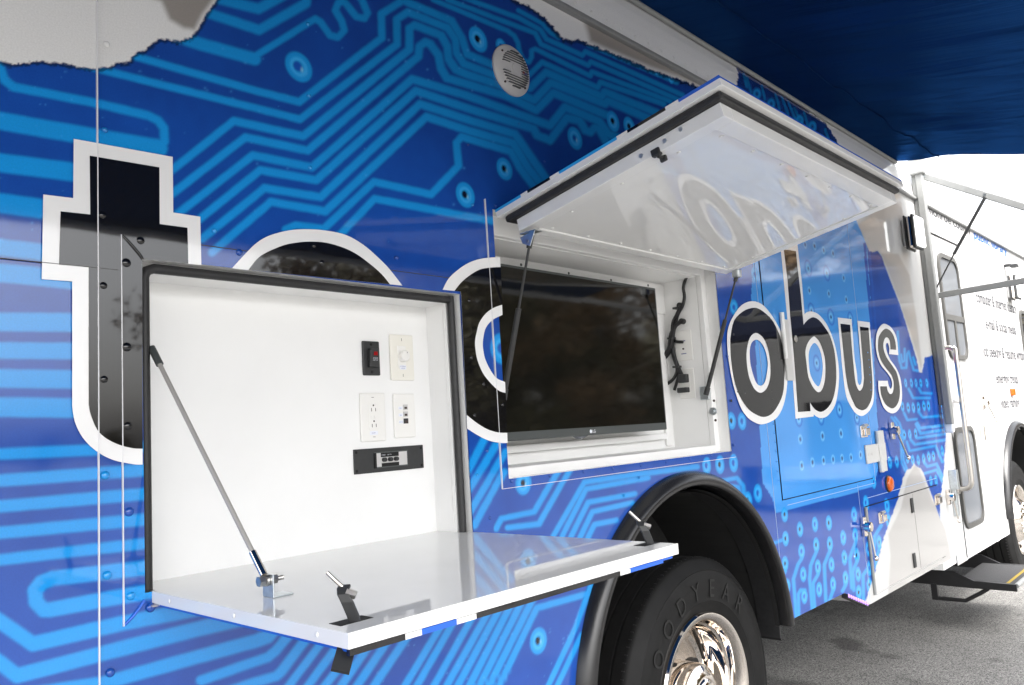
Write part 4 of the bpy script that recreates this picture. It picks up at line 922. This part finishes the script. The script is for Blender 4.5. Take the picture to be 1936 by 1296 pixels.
ou = nt.nodes.new('ShaderNodeOutputMaterial'); df = nt.nodes.new('ShaderNodeBsdfDiffuse'); tl_ = nt.nodes.new('ShaderNodeBsdfTranslucent'); gl_ = nt.nodes.new('ShaderNodeBsdfGlossy'); mxs = nt.nodes.new('ShaderNodeMixShader'); mxg = nt.nodes.new('ShaderNodeMixShader')
mxs.inputs[0].default_value = .012; mxg.inputs[0].default_value = .17; gl_.inputs['Roughness'].default_value = .30; gl_.inputs['Color'].default_value = (.022, .13, .46, 1)
df.inputs['Color'].default_value = (.003, .008, .022, 1); tl_.inputs['Color'].default_value = (.004, .03, .13, 1)
nn = nt.nodes.new('ShaderNodeTexNoise'); nn.inputs['Scale'].default_value = 420; bp = nt.nodes.new('ShaderNodeBump'); bp.inputs['Strength'].default_value = .25; bp.inputs['Distance'].default_value = .001
tcf = nt.nodes.new('ShaderNodeTexCoord'); mpf = nt.nodes.new('ShaderNodeMapping'); mpf.inputs['Scale'].default_value = (7, .7, 1); mpf.inputs['Rotation'].default_value = (0, 0, .12); n2f = nt.nodes.new('ShaderNodeTexNoise'); n2f.inputs['Scale'].default_value = 1.6; n2f.inputs['Detail'].default_value = 6
bp2 = nt.nodes.new('ShaderNodeBump'); bp2.inputs['Strength'].default_value = .55; bp2.inputs['Distance'].default_value = .035
nt.links.new(tcf.outputs['Object'], mpf.inputs['Vector']); nt.links.new(mpf.outputs[0], n2f.inputs['Vector']); nt.links.new(n2f.outputs['Fac'], bp2.inputs['Height']); nt.links.new(bp2.outputs[0], bp.inputs['Normal'])
nt.links.new(nn.outputs['Fac'], bp.inputs['Height']); nt.links.new(bp.outputs[0], df.inputs['Normal']); nt.links.new(bp2.outputs[0], gl_.inputs['Normal'])
nt.links.new(df.outputs[0], mxg.inputs[1]); nt.links.new(gl_.outputs[0], mxg.inputs[2]); nt.links.new(mxg.outputs[0], mxs.inputs[1]); nt.links.new(tl_.outputs[0], mxs.inputs[2]); nt.links.new(mxs.outputs[0], ou.inputs[0]); M['fabric'] = fm
o = MB().add(V, F).build('fabric', 'fabric', AW, smooth=80)
MB().tube([(x, -.25, zf(x, -.25)-.003) for x in ax], .0045, 6).build('fabric_seam', 'fabric', AW)
b = MB(); b.cyl((-3.2, .018, 3.222), (5.72, .018, 3.222), .013, n=10); b.build('wall_rail', 'alum', AW, smooth=60)
b = MB(); b.cyl((-3.2, -2.60, 2.718), (5.74, -2.60, 2.718), .030, n=16); b.build('front_roller', 'white', AW, smooth=60)
tg = [(x, y) for y in (-.32, -.38, -.44, -.5) for x in (5.625, 5.65, 5.675)]; MB().add([(x, y, zf(x, y)-.006) for x, y in tg], [(r_*3+c_, r_*3+c_+1, r_*3+c_+4, r_*3+c_+3) for r_ in range(3) for c_ in range(2)]).build('care_tag', 'label', AW)
pX = 5.965
b = MB(); b.box(pX-.028, pX+.028, -.075, -.03, 1.42, 3.25); b.box(pX-.012, pX+.034, -.030, -.0015, 1.55, 3.25); b.build('wall_post', 'alum', AW, bevel=.006)
b = MB(); b.box(pX+.005, pX+.045, -.07, -.012, 1.36, 1.56); b.build('post_cap', 'white', AW, bevel=.012)
b = MB(); b.box(pX-.05, pX+.04, -.09, -.002, 3.16, 3.30); b.build('shoulder_bracket', 'alum', AW, bevel=.01)
A0, A1 = Vector((6.0, -.075, 3.150)), Vector((6.0, -1.36, 2.335)); B0 = Vector((6.0, -.04, 2.302))
MB().bar(A0, A1, .030, .045, up=(0, 0, 1)).build('upper_arm', 'alum', AW, bevel=.004)
MB().bar(B0, A1, .028, .040, up=(0, 0, 1)).build('lower_arm', 'alum', AW, bevel=.004)
MB().bar(A1, (5.80, -2.6, 2.72), .03, .045).build('front_arm', 'alum', AW, bevel=.004)
g0 = A0.lerp(A1, .275); gs = empty('arm_gas_strut', (0, 0, 0), AW)
g1 = B0+Vector((-.01, -.012, .02))
MB().cyl(g0+Vector((-.02, 0, -.02)), g0.lerp(g1, .6)+Vector((-.02, 0, 0)), .011, n=12).build('cylinder', 'plastic', gs, smooth=50)
MB().cyl(g0.lerp(g1, .6)+Vector((-.02, 0, 0)), g1+Vector((-.02, 0, 0)), .005, n=10).build('rod', 'plastic', gs, smooth=50)
for p in (A0, B0, g0): MB().cyl(p+Vector((-.022, 0, 0)), p+Vector((-.018, 0, 0)), .010, n=10).build('pivot', 'zinc', AW)

# ------------------------------------------------------------------ fittings that hang on or sit inside the bus
# television
tx0, tx1, tz0, tz1, ty = 1.742, 2.715, 1.522, 2.089, .115
TV = thing('television', (2.23, .15, tz0), 'flat black television in the open display compartment', 'television')
MB().box(tx0, tx1, ty, ty+.04, tz0, tz1).build('housing', 'bezel', TV, bevel=.004)
MB().box(tx0+.010, tx1-.010, ty-.0012, ty+.001, tz0+.028, tz1-.010).build('screen', 'screen', TV)
MB().box(tx0+.2, tx1-.2, ty+.041, ty+.125, tz0+.1, tz1-.1).build('rear_mount', 'plastic', TV)
p = wp(1117, 818, ty); V_, F_ = text_mesh('LG', .016); b = MB(); b.add([(p.x+.008+v[0], ty-.0008, tz0+.008+v[1]) for v in V_], F_); b.lathe([(.0066, 0), (.0, -.0003)], (p.x, ty-.0008, tz0+.0135), 16); b.build('logo', 'label', TV)
MB().lathe([(.07, .01), (.066, -.001), (.0, -.002)], (p.x-.035, ty+.012, tz0+.058), 32, math.pi*1.2, math.pi*1.8).build('sensor_lip', 'glass', TV)
# wall loudspeaker
c = wp(965, 135); SPK = thing('wall_loudspeaker', (c.x, 0, c.z), 'round white slotted loudspeaker mounted high on the printed blue wall', 'loudspeaker'); R = .083
MB().lathe([(R, -.0012), (R, -.006), (R-.006, -.012), (R-.02, -.015), (R*.55, -.019), (0, -.021)], (c.x, 0, c.z), 56).build('front_plate', 'grille', SPK, smooth=35)
MB().lathe([(.021, -.0205), (.019, -.0245), (0, -.0265)], (c.x+.005, 0, c.z), 32).build('centre_dome', 'grille', SPK, smooth=40)
for k in range(15):
    z = (k-7)*.0082; 
    hw = math.sqrt(max(0, .060**2-z*z))
    if hw < .012: continue
    spans = [(-hw, hw)] if abs(z) > .022 else [(-hw, -.026), (.026, hw)]
    for (a, e) in spans:
        if abs(z) < .012 and a < 0: continue
        if e-a > .006: MB().box(c.x+a+.004, c.x+e+.004, -.0225, -.0155, c.z+z-.0010, c.z+z+.0010).build('slot', 'bezel', SPK)
for a in (50, 135, 230, 315): MB().cyl((c.x+.068*math.cos(math.radians(a)), -.012, c.z+.068*math.sin(math.radians(a))), (c.x+.068*math.cos(math.radians(a)), -.0165, c.z+.068*math.sin(math.radians(a))), .0035, n=8).build('screw', 'slot', SPK)
MB().box(c.x+.036, c.x+.044, -.0218, -.0170, c.z-.003, c.z+.003).build('badge', 'red', SPK); MB().box(c.x+.045, c.x+.054, -.0215, -.0165, c.z-.005, c.z+.001).build('badge', 'ink', SPK)
# plates on the back of the service compartment
PB = .1215
def rect_on(px): 
    P = [wp(px[i], px[i+1], PB) for i in range(0, 8, 2)]; xs_ = sorted(p.x for p in P); zs_ = sorted(p.z for p in P)
    return (xs_[0]+xs_[1])/2, (xs_[2]+xs_[3])/2, (zs_[0]+zs_[1])/2, (zs_[2]+zs_[3])/2
def plate(name, px, label, cat, m, th=.006, bev=.003):
    x0, x1, z0, z1 = rect_on(px); t = thing(name, ((x0+x1)/2, PB, z0), label, cat)
    MB().box(x0, x1, PB-th, PB, z0, z1).build('cover_plate', m, t, bevel=bev); return t, x0, x1, z0, z1, PB-th
def words(t, s, x, z, w, h, y, m='ink'):
    V_, F_ = text_mesh(s, 1.0); a0 = min(v[0] for v in V_); a1 = max(v[0] for v in V_)
    MB().add([(x+(v[0]-a0)*w/(a1-a0), y, z+v[1]*h/.72) for v in V_], F_).build('wording', m, t)
t, x0, x1, z0, z1, y = plate('rocker_switch', [682,645, 715,646.5, 717,710.6, 685.6,710.6], 'black rocker switch with a red pilot lens on white panel', 'switch', 'plastic')
xm = (x0+x1)/2; zm = (z0+z1)/2
b = MB(); b.add([(xm-.013, y, zm-.026), (xm+.015, y, zm-.026), (xm+.015, y, zm+.026), (xm-.013, y, zm+.026), (xm-.013, y-.010, zm-.024), (xm+.015, y-.010, zm-.024), (xm+.015, y-.016, zm+.024), (xm-.013, y-.016, zm+.024)], [(0,3,2,1),(4,5,6,7),(0,1,5,4),(1,2,6,5),(2,3,7,6),(3,0,4,7)]); b.build('rocker', 'plastic', t, bevel=.002)
MB().box(xm-.003, xm+.008, y-.0168, y-.013, zm+.006, zm+.016).build('pilot_lens', 'red', t)
words(t, 'EXTERIOR', xm-.006, zm-.003, .016, .0035, y-.0145, 'label'); words(t, 'LIGHT OFF', xm-.006, zm-.008, .016, .0035, y-.0140, 'label')
for z in (z0+.009, z1-.009): MB().dome((xm, y, z), (0, -1, 0), .004, .002, 10).build('screw', 'dark', t)
t, x0, x1, z0, z1, y = plate('volume_control', [734,632.6, 778.5,635, 781,720, 737.6,720], 'cream wall plate with a round white volume knob', 'volume control', 'cream')
xm = (x0+x1)/2; zm = (z0+z1)/2
MB().box(xm-.017, xm+.012, y-.0015, y, zm-.030, zm+.032).build('insert', 'plate', t, bevel=.0007)
MB().lathe([(.016, 0), (.0155, -.014), (.0135, -.016), (0, -.0165)], (xm-.001, y-.0015, zm+.003), 28).build('knob', 'plate', t, smooth=40)
MB().box(xm+.003, xm+.0042, y-.0185, y-.0179, zm+.010, zm+.0135).build('pointer', 'slot', t)
MB().box(xm-.012, xm+.010, y-.0022, y-.0016, zm-.034, zm-.022).build('label_tape', 'label', t); words(t, 'EXTERIOR', xm-.010, zm-.0265, .018, .0032, y-.0026); words(t, 'VOLUME', xm-.007, zm-.032, .013, .0032, y-.0026)
for z in (z0+.014, z1-.014): MB().box(xm-.0006, xm+.0006, y-.0004, y, z-.004, z+.004).build('screw_slot', 'slot', t)
t, x0, x1, z0, z1, y = plate('duplex_outlet', [677.5,743, 725.4,744, 728,833.5, 681.7,837], 'white double power outlet with test buttons on white panel', 'outlet', 'plate')
xm = (x0+x1)/2; zm = (z0+z1)/2
MB().box(xm-.0165, xm+.0165, y-.0018, y, zm-.034, zm+.034).build('receptacle_face', 'plate', t, bevel=.001)
for s in (.020, -.022):
    for dx in (-.0065, .0065): MB().box(xm+dx-.0009, xm+dx+.0009, y-.0021, y-.0012, zm+s-.005, zm+s+.004).build('socket_slot', 'slot', t)
    MB().cyl((xm, y-.0012, zm+s+.011), (xm, y-.0021, zm+s+.011), .0026, n=10).build('socket_slot', 'slot', t)
for dx in (-.005, .006): MB().box(xm+dx-.005, xm+dx+.005, y-.0032, y-.0014, zm-.005, zm+.004).build('test_button', 'plate', t, bevel=.0005)
MB().box(xm-.014, xm+.012, y-.0008, y-.0001, zm-.047, zm-.037).build('label_tape', 'label', t); words(t, 'RCPT', xm-.008, zm-.0435, .012, .003, y-.0012)
for z in (z0+.012, z1-.012): MB().box(xm-.004, xm+.004, y-.0004, y, z-.0006, z+.0006).build('screw_slot', 'slot', t)
t, x0, x1, z0, z1, y = plate('network_jack_plate', [740.7,745, 781,745, 784.4,827, 745,829], 'white wall plate with two grey network jacks and one black jack', 'jack plate', 'plate')
xm = (x0+x1)/2; zm = (z0+z1)/2
for k, m in enumerate(('grille', 'grille', 'plastic')):
    z = zm+.022-k*.019; MB().box(xm-.006, xm+.009, y-.003, y, z-.006, z+.008).build('jack', m, t, bevel=.0006)
    MB().box(xm-.003, xm+.006, y-.0034, y-.002, z-.004, z+.002).build('jack_port', 'slot', t)
    MB().box(xm-.022, xm-.0075, y-.0006, y-.0001, z-.005, z+.003).build('label_tape', 'label', t); words(t, ('D1', 'D2', 'EXT TV')[k], xm-.018 if k < 2 else xm-.021, z-.003, (.006, .006, .012)[k], .003, y-.0010)
t, x0, x1, z0, z1, y = plate('audio_video_panel', [667,851, 798,841, 800,884, 668.5,899], 'wide black metal panel with three round video jacks', 'jack panel', 'plastic', .004, .0015)
xm = (x0+x1)/2; zm = (z0+z1)/2; W_ = x1-x0; H_ = z1-z0
MB().box(xm-.052, xm+.060, y-.0006, y, zm-.021, zm+.021).build('window_rim', 'bezel', t)
MB().box(xm-.049, xm+.057, y-.0012, y-.0004, zm-.018, zm+.018).build('insert', 'grille', t)
b = MB(); b.box(xm-.032, xm+.028, y-.0022, y-.0013, zm+.007, zm+.018); b.box(xm-.030, xm+.028, y-.0022, y-.0013, zm-.018, zm-.009); b.box(xm-.054, xm-.047, y-.003, y, zm-.021, zm+.019); b.build('name_strip', 'dark', t)
for dx in (-.024, -.004, .016): MB().cyl((xm+dx, y-.0013, zm), (xm+dx, y-.012, zm), .0058, n=14).build('video_jack', 'plastic', t, bevel=.001)
words(t, 'VIDEO', xm-.030, zm+.011, .013, .003, y-.0026, 'label'); words(t, 'EXT TV', xm-.010, zm+.011, .013, .003, y-.0026, 'label')
for dx in (-1, 1):
    for dz in (-1, 1): MB().dome((xm+dx*(W_/2-.008), y, zm+dz*(H_/2-.008)), (0, -1, 0), .004, .0018, 10).build('screw', 'dark', t)
# sockets on the side wall of the display compartment
SX = H2[1]-.034-.0008
def side_plate(name, pts, label, cat):
    P = [xp(pts[i], pts[i+1], SX) for i in range(0, 8, 2)]; ys_ = sorted(p.y for p in P); zs_ = sorted(p.z for p in P)
    y0, y1, z0, z1 = (ys_[0]+ys_[1])/2, (ys_[2]+ys_[3])/2, (zs_[0]+zs_[1])/2, (zs_[2]+zs_[3])/2
    t = thing(name, (SX, (y0+y1)/2, z0), label, cat)
    MB().box(SX-.006, SX, y0, y1, z0, z1).build('cover_plate', 'plate', t, bevel=.002); return t, y0, y1, z0, z1
t, y0, y1, z0, z1 = side_plate('cable_wall_plate', [1276,626, 1307,625, 1311,682, 1279,683], 'white cable wall plate beside the television, upper of two', 'wall plate')
zm = (z0+z1)/2; ym = (y0+y1)/2
for z in (z0+.03, zm+.02): MB().box(SX-.0075, SX-.0061, ym-.012, ym+.012, z-.002, z+.0015).build('wording', 'ink', t)
MB().cyl((SX-.006, ym, zm-.014), (SX-.010, ym, zm-.014), .004, n=10).build('coax_jack', 'slot', t)
t, y0, y1, z0, z1 = side_plate('power_wall_plate', [1284,698, 1312,697, 1316,753, 1286,755], 'white power wall plate with black plugs beside the television', 'wall plate')
MB().box(SX-.0085, SX-.006, (y0+y1)/2-.018, (y0+y1)/2+.018, z0+.025, z1-.025).build('receptacle_face', 'plate', t, bevel=.001)
# cable bundle
CB = thing('cable_bundle', (2.9, .2, 1.6), 'bundle of black cables tied together running beside the television', 'cable')
def cab(pts, r, X=SX-.012, name='cable', off=0):
    P = [xp(pts[i], pts[i+1], X) for i in range(0, len(pts), 2)]
    MB().tube(P, r*1.1, 8, smooth_steps=5).build(name, 'cable', CB, smooth=70)
cab([1307,512, 1298,525, 1292,543, 1294,562, 1290,580, 1282,595, 1276,615, 1268,632, 1266,650, 1264,668], .0062)
cab([1286,578, 1279,595, 1272,610, 1270,630, 1268,652], .0055, SX-.02); cab([1291,607, 1282,612, 1275,620, 1271,640, 1270,660], .0085, SX-.016)
cab([1270,640, 1267,655, 1260,668, 1248,680], .009, SX-.03); cab([1272,640, 1269,658, 1262,672, 1246,688], .007, SX-.02)
cab([1271,660, 1276,680, 1284,700, 1290,712], .009, SX-.016); cab([1276,676, 1280,700, 1272,718, 1252,732], .0065, SX-.02); cab([1280,690, 1283,708, 1279,725, 1275,738], .006, SX-.016)
cab([1272,640, 1278,646, 1291,647], .006, SX-.016)
for (px, py) in ((1280,583), (1270,640), (1280,694)):
    p = xp(px, py, SX-.016); MB().obox(p, (.014, 0, 0), (0, .014, 0), (0, 0, .004)).build('cable_tie', 'plastic', CB)
for (px, py, w, h) in ((1292,716,.020,.018), (1292,738,.024,.011)):
    p = xp(px, py, SX-.02); MB().obox(p, (.014, 0, 0), (0, w, 0), (0, 0, h)).build('plug', 'plastic', CB, bevel=.004)
for (px, py) in ((1287,578), (1291,608)):
    p = xp(px, py, SX-.006); MB().cyl(p+Vector((-.014, 0, 0)), p+Vector((.006, 0, 0)), .012, n=16).build('grommet', 'rubber', CB)
# flood lights
def flood(x, z, label):
    t = thing('scene_floodlight', (x, -.06, z-.1), label, 'floodlight', None); w, h = .085, .115
    MB().box(x-w*.75, x+w*.75, -.020, -.001, z-h*.8, z+h*.8).build('base', 'white', t, bevel=.01)
    MB().box(x-w, x+w, -.034, -.021, z-h, z+h).build('housing', 'plastic', t, bevel=.012)
    MB().box(x-w*.93, x+w*.93, -.064, -.0345, z-h*.93, z+h*.93).build('reflector', 'chrome', t, bevel=.012)
    MB().box(x-w, x+w, -.084, -.065, z-h, z+h).build('front_frame', 'plastic', t, bevel=.012)
    MB().box(x-w*.88, x+w*.88, -.104, -.0845, z-h*.88, z+h*.88).build('lens', 'lens', t, bevel=.012)
flood(5.66, 2.70, 'square floodlight on the white panel beside the awning post'); flood(8.62, 2.60, 'square floodlight high above the cab lettering')

# ------------------------------------------------------------------ trees across the lot, most seen mirrored in the glossy wrap and the screen
def tree_meshes(seed, leafm):
    r = random.Random(seed); b = MB()
    b.tube([(0,0,0), (.1,.05,1.5), (.0,.1,3.2), (.1,0,5.5)], .22, 8)
    for k in range(9):
        a = r.uniform(0, 6.28); h = r.uniform(2.2, 5); L = r.uniform(1.5, 3); b.cyl((0, 0, h), (L*math.cos(a), L*math.sin(a), h+L*.7), .09, .03, n=6)
    tm = bpy.data.meshes.new('trunk'); tm.from_pydata(b.v, [], b.f); tm.materials.append(M['bark'])
    cl = [(r.gauss(0, 1.5), r.gauss(0, 1.5), r.uniform(.7, 8.2), r.uniform(.8, 1.5)) for _ in range(32)]
    V, F = [], []
    for (cx, cy, cz, cr) in cl:
        for k in range(230):
            d = Vector((r.gauss(0, 1), r.gauss(0, 1), r.gauss(0, .8))); d = d.normalized()*cr*r.random()**.4; p = Vector((cx, cy, cz))+d
            u = Vector((r.gauss(0,1), r.gauss(0,1), r.gauss(0,1))).normalized(); w = u.orthogonal().normalized(); s = r.uniform(.09, .19); o = len(V)
            V += [p+u*s, p+w*s*.55, p-u*s, p-w*s*.55]; F.append((o, o+1, o+2, o+3))
    cm = bpy.data.meshes.new('crown'); cm.from_pydata([tuple(v) for v in V], [], F); cm.materials.append(M[leafm]); return tm, cm
KT = [tree_meshes(3, 'leaf'), tree_meshes(5, 'leafr'), tree_meshes(8, 'leaf')]
lab = ['green leafy tree across the parking lot', 'rusty brown leafy tree across the parking lot', 'dark green leafy tree across the parking lot']
for k, (az, dist, s) in enumerate(((31, 40, .95), (35, 34, 1.1), (39, 42, 1.25), (43, 33, 1.15), (47, 38, 1.25), (50.5, 32, 1.05), (54, 40, 1.3), (57.5, 34, 1.0), (61, 44, .9), (13, 110, .55), (17, 115, .5), (21, 105, .55), (25, 95, .6), (78, 30, 1.1), (83, 36, 1.3), (8, 120, .6), (3, 110, .6), (-4, 110, .7), (-12, 100, .7))):  # two big trees at far right, out of view, added to block sky light
    a = math.radians(az); kind = k % 3
    t = thing('parking_lot_tree', (dist*math.sin(a), -1.6-dist*math.cos(a), 0), lab[kind], 'tree', ['green trees across the lot', 'brown trees across the lot', 'dark trees across the lot'][kind])
    t.rotation_euler.z = k*1.3; t.scale = (s*1.15, s*1.15, s)
    for nm, me in zip(('trunk', 'crown'), KT[kind]):
        o = bpy.data.objects.new(nm, me); COL.objects.link(o); o.parent = t

# a box truck parked ahead of the bus, outside the frame, mirrored in the glossy wrap
M['navy'] = mat('navy_paint', (.012, .02, .06), .2); M['lgrey'] = mat('grey_paint', (.26, .257, .245), .4)
TK = thing('parked_box_truck', (12.4, -3.55, 0), 'navy over grey box truck parked ahead of the bus', 'truck'); TK.rotation_euler.z = math.radians(-21.8)
def tp(b, name, m, **k):
    o = b.build(name, m, None, **k); o.parent = TK; return o
tp(MB().box(0, 5, -1.45, 1.45, 2.78, 3.75), 'cargo_box', 'navy', bevel=.12); tp(MB().box(0, 5, -1.45, 1.45, .75, 2.775), 'cargo_box_lower', 'lgrey', bevel=.02)
tp(MB().box(5.05, 6.9, -1.1, 1.1, .7, 1.75), 'cab', 'lgrey', bevel=.15); tp(MB().box(5.05, 6.4, -1.05, 1.05, 1.7, 2.6), 'cab_roof', 'navy', bevel=.15)
tp(MB().box(-.04, -.005, -.12, .55, .8, 1.72), 'rear_hatch', 'dark')
for x in (.9, 5.9):
    for y in (-1.1, 1.1): tp(MB().cyl((x, y-.13, .48), (x, y+.13, .48), .48, n=28), 'wheel', 'tyre')
